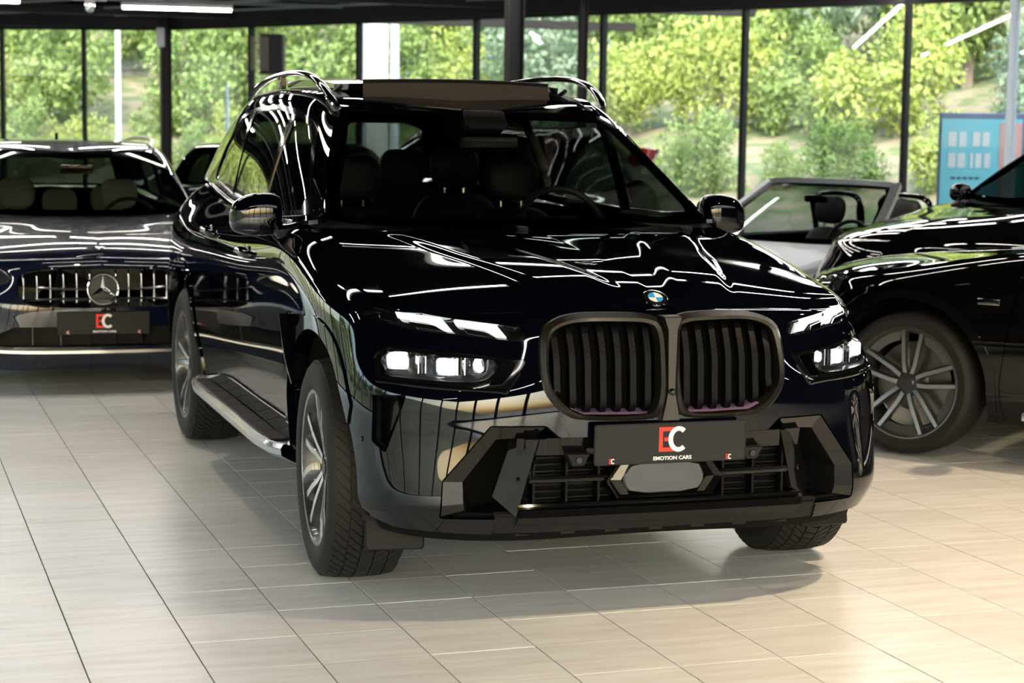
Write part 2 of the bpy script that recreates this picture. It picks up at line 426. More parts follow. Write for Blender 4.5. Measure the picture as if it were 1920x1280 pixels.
# ---------------------------------------------------------------- hall: floor, glass walls, ceiling
HC = 3.42                                   # ceiling height
m = mk('floor_tile', (.6, .58, .54), .30, 0, 0, .45); n, l = nodes(m); MT['tile'] = m
tc = n.new('ShaderNodeTexCoord'); oi = n.new('ShaderNodeObjectInfo'); gi_ = n.new('ShaderNodeNewGeometry')
ge = n.new('ShaderNodeNewGeometry'); ad = n.new('ShaderNodeMath'); ad.operation = 'ADD'; l.new(oi.outputs['Random'], ad.inputs[0]); l.new(gi_.outputs['Random Per Island'], ad.inputs[1])
mp = n.new('ShaderNodeMapping'); mp.inputs['Scale'].default_value = (1.3, 11, 1); l.new(ge.outputs['Position'], mp.inputs[0])
cb = n.new('ShaderNodeCombineXYZ'); mu = n.new('ShaderNodeMath'); mu.operation = 'MULTIPLY'; mu.inputs[1].default_value = 37; l.new(ad.outputs[0], mu.inputs[0]); l.new(mu.outputs[0], cb.inputs[0]); l.new(mu.outputs[0], cb.inputs[2])
l.new(cb.outputs[0], mp.inputs['Location'])
t1 = n.new('ShaderNodeTexNoise'); t1.inputs['Scale'].default_value = 2.2; t1.inputs['Detail'].default_value = 5; l.new(mp.outputs[0], t1.inputs['Vector'])
cr = n.new('ShaderNodeValToRGB'); e = cr.color_ramp.elements; e[0].position = .30; e[0].color = (.64, .63, .61, 1); e[1].position = .62; e[1].color = (.735, .755, .77, 1)
l.new(t1.outputs[0], cr.inputs[0]); hs = n.new('ShaderNodeHueSaturation'); mr = n.new('ShaderNodeMapRange'); mr.inputs[3].default_value = .95; mr.inputs[4].default_value = 1.05
fr_ = n.new('ShaderNodeMath'); fr_.operation = 'FRACT'; l.new(ad.outputs[0], fr_.inputs[0]); l.new(fr_.outputs[0], mr.inputs[0]); l.new(mr.outputs[0], hs.inputs['Value']); l.new(cr.outputs[0], hs.inputs['Color'])
l.new(hs.outputs[0], n['Principled BSDF'].inputs['Base Color'])
MT['grout'] = mk('grout', (.13, .11, .09), .9, spec=.1)
MT['black_steel'] = mk('black_painted_steel', (.008, .008, .009), .5, spec=.2)
MT['ceil'] = bump(mk('black_ceiling', (.004, .004, .0045), 1., spec=0.), 20, .3)
MT['greyline'] = mk('grey_galvanised', (.22, .23, .24), .45, .6)
MT['pane'] = glass('window_glass', (.88, .90, .905), 1., ior=1.6)
MT['tube'] = mk('fluorescent_tube', (1, 1, 1), .4, emit=(1.0, .94, .87), es=36)
MT['fixture'] = mk('white_fixture', (.6, .6, .6), .5)
MT['wallgrey'] = vary(mk('dark_wall', (.03, .03, .033), .7), (.028, .028, .03), (.04, .04, .043), 2)
MT['concrete'] = vary(mk('concrete', (.3, .3, .3), .8), (.42, .43, .44), (.52, .53, .54), 3)

HP = [(-8.1,-10.6),(12.8,-10.6),(12.8,7.7),(2.0,24.75),(-8.1,28.45)]
def slab(P, z0, z1): n = len(P); V = np.array([(a, b, z) for z in (z0, z1) for a, b in P]); return V, [list(range(n))[::-1], [n+i for i in range(n)]]+[[i, (i+1) % n, n+(i+1) % n, n+i] for i in range(n)]
floor = struct(obj('floor', slab(HP, -.03, -.0012), MT['grout']))
ang, ta, tb = .0082, .338, .3243
ux = np.array([math.cos(ang), math.sin(ang)]); uy = np.array([-math.sin(ang), math.cos(ang)]); O2 = np.array([-2.2083, -1.1065])
gap_, ch = .0036, .0003
def tile_geo():
    a, b = ta-.0046, tb-.0034; V = []
    for k, z in ((0, -.006), (0, .0), (ch, ch)):
        for q in ((k, k), (a-k, k), (a-k, b-k), (k, b-k)):
            p = ux*q[0]+uy*q[1]; V.append((p[0], p[1], z))
    F = [(8, 9, 10, 11)]+[(i, (i+1) % 4, 4+(i+1) % 4, 4+i) for i in range(4)]+[(4+i, 4+(i+1) % 4, 8+(i+1) % 4, 8+i) for i in range(4)]
    return np.array(V)-np.array([0, 0, ch]), F
TV, TF = tile_geo(); tme = D.meshes.new('tile'); tme.from_pydata(TV.tolist(), [], TF); tme.materials.append(MT['tile'])
near = []; rest = []
f2 = np.array([fw.x, fw.y]); 
for i in range(-20, 46):
    for j in range(-92, 30):
        p = O2+i*ta*ux-j*tb*uy; c = p+ux*ta/2+uy*tb/2
        if sd(c[None], HP)[0] < .25: continue
        d = c-np.array([CAM.x, CAM.y]); z = d@f2; s = d@np.array([ri.x, ri.y])
        if z > 3.3 and abs(s) < z*.275+.3: near.append((z, p))
        else: rest.append(p)
near.sort(key=lambda q: q[0])
for z, p in near[:300]:
    o = link('tile', tme, floor); o.location = (p[0], p[1], .0012+rng.uniform(-.0004, .0004)); o.rotation_euler = (rng.uniform(-.0006, .0006), rng.uniform(-.0006, .0006), 0)
allp = np.array([p for z, p in near[300:]]+rest)
V = (TV[None]+np.c_[allp, np.full(len(allp), .0012)][:, None]).reshape(-1, 3); F = np.array([q+(q[-1],)*(4-len(q)) for q in TF])
FF = (F[None]+(np.arange(len(allp))*len(TV))[:, None, None]).reshape(-1, 4)
me = D.meshes.new('tiles'); me.from_pydata(V.tolist(), [], FF.tolist()); me.materials.append(MT['tile']); stuff(link('tile_field', me, floor))

struct(obj('ceiling', slab(HP, HC, HC+.15), MT['ceil']))
def at(px, py, depth):
    v = fw+ri*((px-960)/3557)+up*(-(py-640)/3557); return CAM+v*depth
# --- glazed walls: list of top points along each wall
H = 3.2
def gwall(pts, prefix, n0, labels=True, mull=.055, thick=None, transom=None, zb=0.):
    """one window_<n> per bay: pane, head, sill and jambs"""
    k = n0
    for a, b in zip(pts[:-1], pts[1:]):
        a = np.array(a, float); b = np.array(b, float); L = np.linalg.norm(b-a); an = math.atan2(b[1]-a[1], b[0]-a[0]); c = (a+b)/2
        w = struct(obj('window_%d' % k, cat(box((0, 0, H-.03), (L, .10, .06)), box((0, 0, .05), (L, .12, .10)), box((-L/2+mull/2, 0, H/2), (mull, .10, H)), box((L/2-mull/2, 0, H/2), (mull, .10, H))), MT['black_steel']))
        w.location = (c[0], c[1], 0); w.rotation_euler = (0, 0, an)
        obj('pane', box((0, 0, H/2), (L-.02, .012, H-.02)), MT['pane'], w); k += 1
    return k
RW = [(1.93,24.62),(3.03,22.90),(4.27,20.97),(5.50,19.12),(6.66,17.20),(7.83,15.32),(9.03,13.42),(10.25,11.5),(11.5,9.55),(12.7,7.65)]
LW = [(-8.0,28.3),(-6.6,27.95),(-5.2,27.5),(-3.2,26.85),(-1.85,26.35),(-.53,25.75),(.72,25.18),(1.93,24.62)]
nw = gwall(RW, 'r', 1, mull=.028); nw = gwall(LW, 'l', nw, mull=.028)
SW = [(-8.0, y) for y in np.linspace(-10.5, 28.3, 17)]; nw = gwall(SW, 's', nw)
BW = [(x, -10.5) for x in np.linspace(-8.0, 5.2, 7)]; nw = gwall(BW, 'b', nw, mull=.12)
struct(obj('wall_right', cat(box((12.75, -1.4, 1.75), (.2, 18.2, 3.5)), box((9.0, -10.5, 1.75), (7.6, .2, 3.5))), MT['wallgrey']))
# header beams over the glazing
def beam(a, b, z, w=.12, h=.22, mat='black_steel', name='trim_1'):
    a = np.array(a, float); b = np.array(b, float); L = np.linalg.norm(b-a)
    o = struct(obj(name, cat(box((0, 0, 0), (L, w, h))), MT[mat])); o.location = ((a[0]+b[0])/2, (a[1]+b[1])/2, z); o.rotation_euler = (0, 0, math.atan2(b[1]-a[1], b[0]-a[0])); return o
tn_ = 1
for a, b in ((RW[0], RW[-1]), (LW[0], LW[-1]), (SW[0], SW[-1]), (BW[0], (12.7, -10.5))): beam(a, b, H+.12, .14, .26, name='trim_%d' % tn_); tn_ += 1
rd = np.array([.54, -.84]); rn = np.array([-.84, -.54])
for off, z in ((.5, HC-.05), (1.7, HC-.04), (3.2, HC-.04)):
    a = np.array(RW[0])+rn*off-rd*3; b = np.array(RW[-1])+rn*off; beam(a, b, z, .03, .03, 'greyline', 'trim_%d' % tn_); tn_ += 1
for y in (14.0, 18.6, 23.2): beam((-8, y), (9.5, y), HC-.07, .10, .14, name='trim_%d' % tn_); tn_ += 1
for y in (16.2, 20.9): beam((-8, y), (6, y+.3), HC-.03, .05, .05, 'greyline', 'trim_%d' % tn_); tn_ += 1
# columns
def column(x, y, w, nm, lab):
    t = .012; g = cat(box((x-w/2+t/2, y, HC/2), (t, w, HC)), box((x+w/2-t/2, y, HC/2), (t, w, HC)), box((x, y, HC/2), (w, t, HC)))
    return tag(obj(nm, g, MT['black_steel']), lab, 'column')
column(4.0, 12.9, .17, 'steel_column', 'thick black steel column rising behind the middle of the foreground car roof')
column(6.0, 16.2, .10, 'steel_column', 'thinner black steel column just right of the thick one behind the roof')
c_ = column(1.93, 24.45, .17, 'steel_column', 'black steel column at the corner where the two glass walls meet')
obj('junction_box', box((1.83, 24.32, 3.02), (.12, .1, .3), .01), MT['fixture'], c_)
# rows of fluorescent tubes
tube_me = [None, None]
def tube_lamp(x, y, z, L=1.45, lab='', rz=0.):
    t = root('ceiling_tube_light', lab, 'lamp', (x, y, z), rz, 'rows of ceiling tubes')
    if tube_me[0] is None:
        g = cat(box((0, 0, .055), (L, .09, .05)), box((0, 0, .20), (.01, .01, .26)))
        a = obj('housing', box((0, 0, .052), (L, .085, .05), .006), MT['fixture'], t); b = obj('tube', tube([(-L/2+.02, 0, .012), (L/2-.02, 0, .012)], .022, 10), MT['tube'], t)
        tube_me[0], tube_me[1] = a.data, b.data
    else: link('housing', tube_me[0], t); link('tube', tube_me[1], t)
ORD = 'first second third fourth fifth sixth seventh eighth ninth tenth eleventh twelfth'.split()
rows = [-7.4, -4.6, 3.1, 4.7, 8.5, 10.1, 11.8, 13.4]
for ri_, y in enumerate(rows):
    for ci, x in enumerate(np.arange(-6.6, 8.5, 1.62)):
        if (x-1.93)*.84+(y-24.6)*.54 > -.8: continue
        if x < -2.2 and (ci+ri_) % 3: continue
        tube_lamp(x+(ri_ % 2)*.3, y, 3.22, lab='ceiling tube above the cars, %s row from the camera end, %s tube from the left' % (ORD[ri_], ORD[ci]))
t = root('ceiling_tube_light', 'lit fluorescent tube hanging below the ceiling above the left estate car', 'lamp', tuple(at(324, 27, 25.0)), R(-4), None)
link('housing', tube_me[0], t); link('tube', tube_me[1], t)
t = root('ceiling_tube_light', 'lit fluorescent tube at the top left corner of the picture', 'lamp', tuple(at(-78, 16, 24.5)), R(-4), None)
link('housing', tube_me[0], t); link('tube', tube_me[1], t)
# warm ceiling spots
SP = [(1.7, -1.9, 3.3, 330), (3.6, -2.8, 3.3, 130), (3.6, .6, 3.3, 240), (.4, -4.2, 3.3, 110), (-1.6, 3.4, 3.3, 60), (5.2, 3.8, 3.3, 90)]
SPL = ['above the left front corner of the foreground car', 'out in front of the right-hand wheel of the foreground car', 'between the foreground car and the side-on black car', 'above the camera, ahead of the twin grille', 'above the running board of the foreground car', 'above the bonnet of the side-on black car']
for k, (x, y, z, e_) in enumerate(SP):
    t = root('ceiling_spot', 'warm ceiling spotlight '+SPL[k], 'lamp', (x, y, z), 0, 'ceiling spotlights')
    a = xf(lathe([(0, .045), (.10, .045), (.10, .0)], 20), (0, 0, 0), (0, R(-90), 0)); obj('spot_can', a, MT['black_steel'], t)
    a = xf(lathe([(0, .0), (0, .038)], 20), (0, 0, -.001), (0, R(-90), 0)); obj('bulb', a, mk('spot_bulb_%d' % k, (1, 1, 1), emit=(1, .85, .62), es=60), t)
    ld = D.lights.new('spot_light', 'SPOT'); lo = D.objects.new('spot_light', ld); COL.objects.link(lo); lo.parent = t; lo.location = (0, 0, -.03)
    ld.energy = e_; ld.color = (1, .74, .45); ld.spot_size = R(125); ld.spot_blend = .9; ld.shadow_soft_size = .05
# wall heater / speaker box
hx = root('wall_heater', 'black boxy wall heater with a grid front, hung near the glass', 'heater', (3.06, 22.2, 2.43), R(-20))
obj('casing', box((.16, 0, .28), (.34, .3, .60), .012), MT['black_steel'], hx)
g = cat(*[box((x, -.16, .28), (.006, .01, .5)) for x in np.linspace(-.14, .12, 14)], *[box((-.01, -.16, z), (.27, .01, .006)) for z in np.linspace(.04, .53, 22)])
stuff(obj('grid', g, MT['satin'], hx)); obj('hanging_wire', tube([(.1, 0, .58), (.06, 0, .8), (.1, 0, .97)], .006, 6), MT['black_steel'], hx)
# ceiling sensor unit
cs = root('ceiling_unit', 'small white bracket with a glass dome hanging from the ceiling at upper left', 'camera', tuple(at(160, 24, 24.0)), 0)
obj('bracket', cat(box((0, 0, .09), (.42, .07, .025), .004), box((0, 0, .06), (.12, .1, .05), .01)), MT['fixture'], cs)
obj('dome', xf(smooth_blob([(-.07,0,0,.01,.01,2),(-.06,0,0,.04,.04,2),(-.02,0,0,.06,.06,2),(.03,0,0,.06,.06,2)], 10, 20, 'z')), MT['chrome'], cs)
# ---------------------------------------------------------------- outside: bank, trees, posts, board
MT['bank'] = vary(mk('grass_bank', (.2, .2, .1), .95), (.08, .12, .045), (.21, .18, .13), 2.2, 8, lo=.4, hi=.6)
MT['asphalt'] = vary(mk('asphalt', (.2, .2, .2), .9), (.26, .27, .30), (.34, .35, .38), 2)
def leafmat(nm, c1, c2):
    m = mk(nm, c1, .6, spec=.2); n, l = nodes(m); g = n.new('ShaderNodeNewGeometry'); r = n.new('ShaderNodeValToRGB')
    e = r.color_ramp.elements; e[0].color = (*c1, 1); e[1].color = (*c2, 1); l.new(g.outputs['Random Per Island'], r.inputs[0]); b = n['Principled BSDF']
    l.new(r.outputs[0], b.inputs['Base Color']); t = n.new('ShaderNodeBsdfTranslucent'); l.new(r.outputs[0], t.inputs[0]); x = n.new('ShaderNodeMixShader'); x.inputs[0].default_value = .35
    l.new(b.outputs[0], x.inputs[1]); l.new(t.outputs[0], x.inputs[2]); l.new(x.outputs[0], n['Material Output'].inputs[0]); return m
LM = [leafmat('leaf_yellow_green', (.20, .28, .06), (.36, .42, .14)), leafmat('leaf_mid_green', (.13, .21, .07), (.24, .33, .12)), leafmat('leaf_blue_green', (.12, .19, .13), (.22, .30, .22)), leafmat('leaf_dark_green', (.05, .11, .03), (.12, .2, .05))]
MT['bark'] = vary(mk('bark', (.1, .08, .06), .9), (.10, .08, .06), (.2, .17, .14), 5)
def crown(nl, nb, seed, flat=1.):
    r = np.random.default_rng(seed); C_ = r.normal(size=(nb, 3)); C_ = nrm(C_)*r.uniform(.25, .78, (nb, 1)); C_[:, 2] = C_[:, 2]*flat
    R_ = r.uniform(.22, .42, nb); k = r.integers(0, nb, nl); d = nrm(r.normal(size=(nl, 3))); P = C_[k]+d*R_[k][:, None]*r.uniform(.6, 1.05, (nl, 1))
    a = nrm(r.normal(size=(nl, 3))); b = nrm(np.cross(a, d+.3*r.normal(size=(nl, 3)))); s = r.uniform(.024, .052, (nl, 1))
    V = np.stack([P-a*s, P-b*s*.55, P+a*s, P+b*s*.55], 1).reshape(-1, 3); F = np.arange(nl*4).reshape(-1, 4)
    return V, F.tolist()
crowns = []
for k in range(4):
    ms = []
    for q in range(2):
        V, F = crown(5200, 18, 10*k+q, .9); me = D.meshes.new('foliage'); me.from_pydata(V.tolist(), [], F); me.materials.append(LM[k]); ms.append(me)
    crowns.append(ms)
tv, tf = tube(thru([(0, 0, -1.6), (.04, .02, -.8), (0, .03, 0), (.05, -.03, .5)], 10), [.09, .085, .08, .07, .065, .055, .045, .035, .025, .02], 7)
trunk_me = D.meshes.new('trunk'); trunk_me.from_pydata(tv.tolist(), [], tf); trunk_me.materials.append(MT['bark'])
KN = ['yellow-green leafy tree', 'mid-green bushy tree', 'blue-green pine-like tree', 'dark green shaded tree']
def bank_z(d): return np.interp(d, [0, 3.0, 6, 12, 22, 40], [0, .15, 1.1, 2.6, 6.5, 14])
def ground(P0, dirv, nrmv, L, name):
    ts = np.linspace(-10, L+12, 40); ds = np.array([.06, 1.5, 3, 4.2, 6, 8, 10, 13, 18, 24, 32, 42]); V = []
    for t in ts:
        for d in ds: p = P0+dirv*t+nrmv*d; V.append((p[0], p[1], bank_z(d)-.05+.12*math.sin(t*1.3+d)*min(1, d/6)))
    m_ = len(ds); F = [[i*m_+j, i*m_+j+1, (i+1)*m_+j+1, (i+1)*m_+j] for i in range(len(ts)-1) for j in range(m_-1)]
    return struct(obj(name, (np.array(V), F), MT['bank']))
r0 = np.array(RW[0]); rout = np.array([.842, .539]); ground(r0, rd, rout, 20, 'grass_bank')
l0 = np.array(LW[-1]); ld_ = nrm(np.array(LW[0])-l0); lout = np.array([ld_[1], -ld_[0]]); lout = lout*np.sign(lout[1]); ground(l0, ld_, lout, 10, 'grass_bank')
ground(np.array([-8., 28.]), np.array([0, -1.]), np.array([-1., 0]), 40, 'grass_bank')
struct(obj('forecourt', box((0, -22, -.06), (50, 23, .1)), MT['asphalt']))
def plant(x, y, z, s, kind, lab, grp, stretch=1.15, trunk=True):
    t = root('tree', lab, 'tree', (x, y, z), rng.uniform(0, 6.28), grp)
    ch_ = .75 if s < 1.7 else 1.0
    f = link('foliage', crowns[kind][rng.integers(0, 2)], t); f.location = (0, 0, s*ch_); f.scale = (s, s, s*stretch); f['kind'] = 'stuff'
    if trunk: k = link('trunk', trunk_me, t); k.location = (0, 0, s*ch_); k.scale = (s*.8, s*.8, s*.9*stretch)
side_words = {0: 'front row', 1: 'middle row', 2: 'back row'}
def bay(px):
    b = [5, 160, 310, 478, 672, 888, 1128, 1396, 1701, 2400]; w = ['first', 'second', 'third', 'fourth', 'fifth', 'sixth', 'seventh', 'eighth', 'ninth']
    return w[max(0, min(8, int(np.searchsorted(b, px))-1))]
def pix(x, y, z):
    d = Vector((x, y, z))-CAM; return 960+3557*d.dot(ri)/d.dot(fw)
used_l = {}
def fill(P0, dv, nv, L, dens, spec):
    for (d, s0, s1, step, kinds, row) in spec:
        t = -4.
        while t < L:
            q = P0+dv*(t+rng.uniform(-.4, .4))+nv*(d+rng.uniform(-.8, .8)); z = float(bank_z(d))-.25; px = pix(q[0], q[1], z+1); k = kinds[rng.integers(0, len(kinds))]
            where = ('%s glass bay from the left' % bay(px)) if -100 < px < 2050 else ('off the %s side of the picture' % ('left' if px < 900 else 'right'))
            lab = '%s, %s, %s' % (KN[k], side_words[row], where); plant(q[0], q[1], z, rng.uniform(s0, s1), k, lab, 'trees on the bank outside')
            t += step*rng.uniform(.8, 1.2)
fill(r0, rd, rout, 19, 1, [(5.2, .5, .95, 1.25, [0, 1, 0, 3], 0), (8.5, 1.1, 1.6, 1.9, [1, 2, 0, 2], 0), (12, 1.7, 2.4, 2.1, [1, 2, 0], 1), (17, 2.4, 3.2, 2.7, [1, 0, 2, 3], 2), (24, 3.4, 4.4, 3.6, [1, 3], 2)])
fill(l0, ld_, lout, 11, 1, [(4.6, .6, 1.1, 1.3, [0, 1], 0), (8, 1.4, 2.0, 1.9, [1, 0, 1], 1), (12, 2.2, 2.9, 2.3, [1, 3, 0], 2), (18, 3., 3.8, 3.2, [1, 3], 2)])
fill(np.array([-8., 22.]), np.array([0, -1.]), np.array([-1., 0]), 26, 1, [(9, 1.0, 1.6, 4.0, [0, 1], 1), (15, 2.0, 2.8, 4.5, [1, 0], 2)])
by_l = {}
for o in D.objects:
    if o.get('category') == 'tree': by_l.setdefault(o['label'], []).append(o)
for lab, os_ in by_l.items():
    if len(os_) > 1:
        os_.sort(key=lambda o: pix(o.location.x, o.location.y, 1) if 'off the' not in lab else -o.location.y)
        for q, o in enumerate(os_): o['label'] = lab+(', '+(['leftmost', 'second', 'third', 'fourth', 'fifth', 'sixth', 'seventh', 'eighth', 'ninth', 'tenth', 'eleventh', 'twelfth', 'thirteenth', 'last'][min(q, 13)] if 'off the' not in lab else ['nearest', 'second', 'third', 'fourth', 'fifth', 'sixth', 'seventh', 'eighth', 'ninth', 'tenth', 'eleventh', 'twelfth', 'thirteenth', 'furthest'][min(q, 13)]))
MT['pole'] = mk('pale_blue_grey_pole', (.52, .60, .68), .5)
def pole(px, depth, r, h, lab, z0=0.):
    p = at(px, 250, depth); o = tag(obj('lamp_post', xf(lathe([(0, r*1.25), (1.2, r*1.2), (1.25, r), (h, r*.7), (h, 0)], 16), (p.x, p.y, z0), (0, R(-90), 0)), MT['pole']), lab, 'post'); return o
pole(217, 34, .052, 6, 'pale grey lamp post outside the second glass bay from the left')
pole(734, 31, .078, 6, 'wide pale blue post outside beside the grey pier')
pole(1888, 21.5, .062, 6, 'pale blue post outside at the right, in front of the poster board')
pole(421, 31, .03, 1.9, 'short thin white post outside behind the dark blue car at the left', .4)
pp_ = at(697, 250, 32); tag(obj('concrete_pier', cat(box((pp_.x, pp_.y, 3), (.36, .36, 6.4)), box((pp_.x, pp_.y, .3), (.5, .5, .6))), MT['concrete']), 'pale grey concrete pier outside left of the wide blue post', 'pillar')
MT['cyan'] = mk('cyan_poster', (.22, .68, .80), .5); MT['pinkp'] = mk('pink_poster_figure', (.75, .42, .38), .5); MT['tealp'] = mk('teal_poster', (.05, .42, .36), .5); MT['frameblue'] = mk('blue_grey_frame', (.12, .16, .28), .4)
MT['posterwhite'] = mk('poster_white', (.8, .85, .86), .5); MT['navyp'] = mk('poster_navy', (.03, .06, .15), .5)
bdp = at(1838, 250, 22.5); bd = root('poster_board', 'cyan roadside poster board with bold white lettering outside at the right', 'billboard', (bdp.x, bdp.y, 0), -.33-R(4))
obj('backing', box((0, .06, 1.28), (1.02, .10, 1.22), .02), MT['frameblue'], bd)
obj('poster_sheet', box((-.02, 0, 1.26), (.94, .012, 1.12)), MT['cyan'], bd)
obj('poster_figure', box((.32, -.008, 1.30), (.26, .006, .95)), MT['pinkp'], bd); obj('poster_panel', box((.40, -.012, 1.0), (.14, .006, .6)), MT['tealp'], bd)
for (x, z, w, h) in ((-.36,1.58,.11,.17),(-.24,1.58,.09,.17),(-.08,1.58,.10,.17),(.03,1.58,.09,.17),(-.36,1.33,.10,.17),(-.25,1.33,.10,.17),(-.13,1.33,.04,.17),(-.05,1.33,.08,.17),(.05,1.33,.08,.17)):
    obj('poster_lettering', box((x, -.010, z), (w*.86, .004, h)), MT['posterwhite'], bd)
for k in range(5): obj('poster_lettering', box((-.34+k*.07, -.010, 1.12), (.05, .004, .025)), MT['navyp'], bd)
for x in (-.4, .4): obj('board_leg', box((x, .08, .36), (.07, .07, .75)), MT['frameblue'], bd)
# ---------------------------------------------------------------- big SUV: control nets (car frame: x left, y back, z up)
SUV_LOW = [(0,-.85),(.22,-.845),(.42,-.845),(.592,-.828),(.736,-.776),(.860,-.692),(.932,-.566),(.96,-.415),(.97,-.24),(.975,0),(.965,.3),(.955,.6),(.95,1.0),(.95,1.5),(.95,2.1),(.955,2.6),(.975,3.1),(.965,3.5),(.935,3.88),(.85,4.13),(.55,4.24),(0,4.27)]
SUV_MID = [(0,-.87),(.22,-.865),(.42,-.85),(.59,-.81),(.73,-.745),(.85,-.66),(.935,-.555),(.97,-.41),(.99,-.22),(1.0,0),(.99,.3),(.98,.6),(.978,1.0),(.98,1.5),(.98,2.1),(.988,2.6),(1.005,3.1),(.99,3.5),(.96,3.88),(.87,4.15),(.56,4.26),(0,4.29)]
SUV_HI  = [(0,-.845),(.22,-.835),(.42,-.80),(.575,-.735),(.70,-.655),(.80,-.57),(.88,-.46),(.935,-.33),(.965,-.16),(.98,0),(.975,.3),(.972,.6),(.972,1.0),(.975,1.5),(.975,2.1),(.98,2.6),(.985,3.1),(.965,3.5),(.93,3.88),(.84,4.12),(.55,4.22),(0,4.25)]
def suv_wall():
    lo, mi, hi = (np.array(a) for a in (SUV_LOW, SUV_MID, SUV_HI))
    n = len(lo); net = []
    # crown height (where the wall ends) and its inset
    ztop = np.interp(np.arange(n), [0,2,4,5,7,9,10,11,12,14,17,19,21], [1.015,1.0,.985,.985,1.03,1.085,1.15,1.195,1.213,1.213,1.235,1.285,1.30])
    xin  = np.interp(np.arange(n), [0,3,4,5,6,7,8,9,10,11,12,13,14,15,16,17,18,21], [0,0,.0,.0,.06,.12,.155,.165,.165,.14,.115,.115,.13,.17,.185,.19,.19,.0])
    yin  = np.interp(np.arange(n), [0,2,4,5,6,7,8,18,19,21], [.09,.085,.075,.07,.06,.03,0,0,-.04,-.06])
    for k in range(n):
        c = []
        zt = ztop[k]; aft = np.clip((k-11)/2, 0, 1); zh = zt-.085-.075*aft
        zr = [.21,.27,.355,.385,.42,.52,.63,.74,.85,.92]
        for z in zr:
            z2 = z if z < .8 else .8+(z-.8)/(.12)*(zh-.8)
            if z <= .42: q = lo[k].copy()
            elif z <= .63: t = (z-.42)/.21; q = lo[k]*(1-t)+mi[k]*t
            elif z <= .74: q = mi[k].copy()
            else: t = (z-.74)/.18; q = mi[k]*(1-t)+hi[k]*t
            tuck = {.21:.11,.27:.06,.355:.008}.get(z, 0)
            if tuck:
                nn = nrm(np.array([q[0]*2 if k < 7 else 1., -1. if k < 8 else (0 if k < 18 else 1.)]))
                if k == 0 or k == n-1: nn = np.array([0, -1. if k == 0 else 1.])
                q = q-nn*tuck
            c.append((q[0], q[1], z2))
        h = hi[k]
        c.append((h[0]-xin[k]*(.18+.12*aft), h[1]+yin[k]*.18, zt-.04-.055*aft))
        c.append((h[0]-xin[k]*(.5+.12*aft), h[1]+yin[k]*.5, zt-.008-.028*aft))
        c.append((h[0]-xin[k], h[1]+yin[k], zt+(.012 if 5 < k < 12 else 0)))
        net.append(c)
    return net
# ---------------------------------------------------------------- the big black SUV in the foreground
suv = root('car', 'black three-row luxury SUV in the foreground with lit headlights and twin grille', 'car', (0, 0, 0))
wall = patch(suv_wall(), 420, 150)
wall.N[wall.V[:, 0] < 1e-4, 0] = 0; wall.N = nrm(wall.N)
face = Face(wall)
P_ = MT['paint']

# outlines measured on the car (x, z) for the front, (y, z) for the side
UL = [(.915,.962),(.908,.982),(.875,.998),(.801,.994),(.682,.977),(.541,.963),(.475,.955),(.462,.93),(.473,.912),(.511,.912),(.657,.926),(.784,.936),(.842,.949),(.885,.955)]
LL = [(.903,.778),(.897,.834),(.881,.861),(.852,.878),(.791,.880),(.663,.870),(.517,.859),(.46,.855),(.486,.821),(.525,.769),(.547,.763),(.71,.769),(.807,.774)]
KO = [(.424,.935),(.396,.974),(.315,1.001),(.17,1.004),(.040,1.0),(.012,.965),(.012,.75),(.03,.68),(.06,.661),(.30,.665),(.352,.677),(.408,.736),(.430,.80)]
KI = [(.398,.925),(.372,.957),(.305,.977),(.18,.978),(.055,.974),(.034,.945),(.032,.76),(.046,.70),(.075,.673),(.288,.676),(.335,.694),(.388,.745),(.408,.80)]
VO = [(.738,.345),(.738,.389),(.732,.469),(.585,.648),(.41,.648),(.365,.608),(-.01,.608),(-.01,.345)]
VV = [(.912,.725),(.824,.735),(.883,.542),(.916,.574)]
def seam(V):      # + behind the bumper / fender seam
    return V[:, 1]-np.interp(V[:, 2], [.2,.55,.60,.78,.86,.985,1.1], [-.46,-.46,-.44,-.495,-.505,-.33,-.33])
AR = .497
def arch(yc, r=AR): return lambda V: np.hypot(V[:, 1]-yc, (V[:, 2]-.385))-r
def amin(*fs): return lambda V: np.min([f(V) for f in fs], 0)
G = .0022
def door_line(V): return V[:, 1]-np.interp(V[:, 2], [.2,.45,.9,1.25], [.50,.50,.565,.60])
def b_line(V): return V[:, 1]-np.interp(V[:, 2], [.3,1.2], [1.60,1.665])
def rear_line(V): return V[:, 1]-np.interp(V[:, 2], [.3,.6,.95,1.25], [2.42,2.50,2.74,2.86])
sill = lambda V: V[:, 2]-.395
T_ = .02
def panel(name, g, extra=(), off=0., sh=wall, mat=None, rim=T_, both=True, back=False, parent=suv):
    s = sh
    for f in (g if isinstance(g, (list, tuple)) else [g]): s = s.clip(f)
    if off: s = s.off(off)
    s = s.rim(rim, back)
    return obj(name, s.both() if both else s, mat or P_, parent)
bump_s = wall.clip(lambda V: -seam(V)-G).clip(lambda V: np.where(V[:, 1] > -.2, 1, arch(0)(V)))
for q in (UL, LL, VO): bump_s = bump_s.clip(outside(q, r=.008))
bump_s = bump_s.clip(outside(KO, r=.01, gap=-.004)).clip(outside(VV, r=.004))
low_edge = lambda V: V[:, 2]-np.interp(np.abs(V[:, 0]), [0,.6,.85,.94], [.285,.292,.298,.33])
bump_s = bump_s.clip(low_edge)
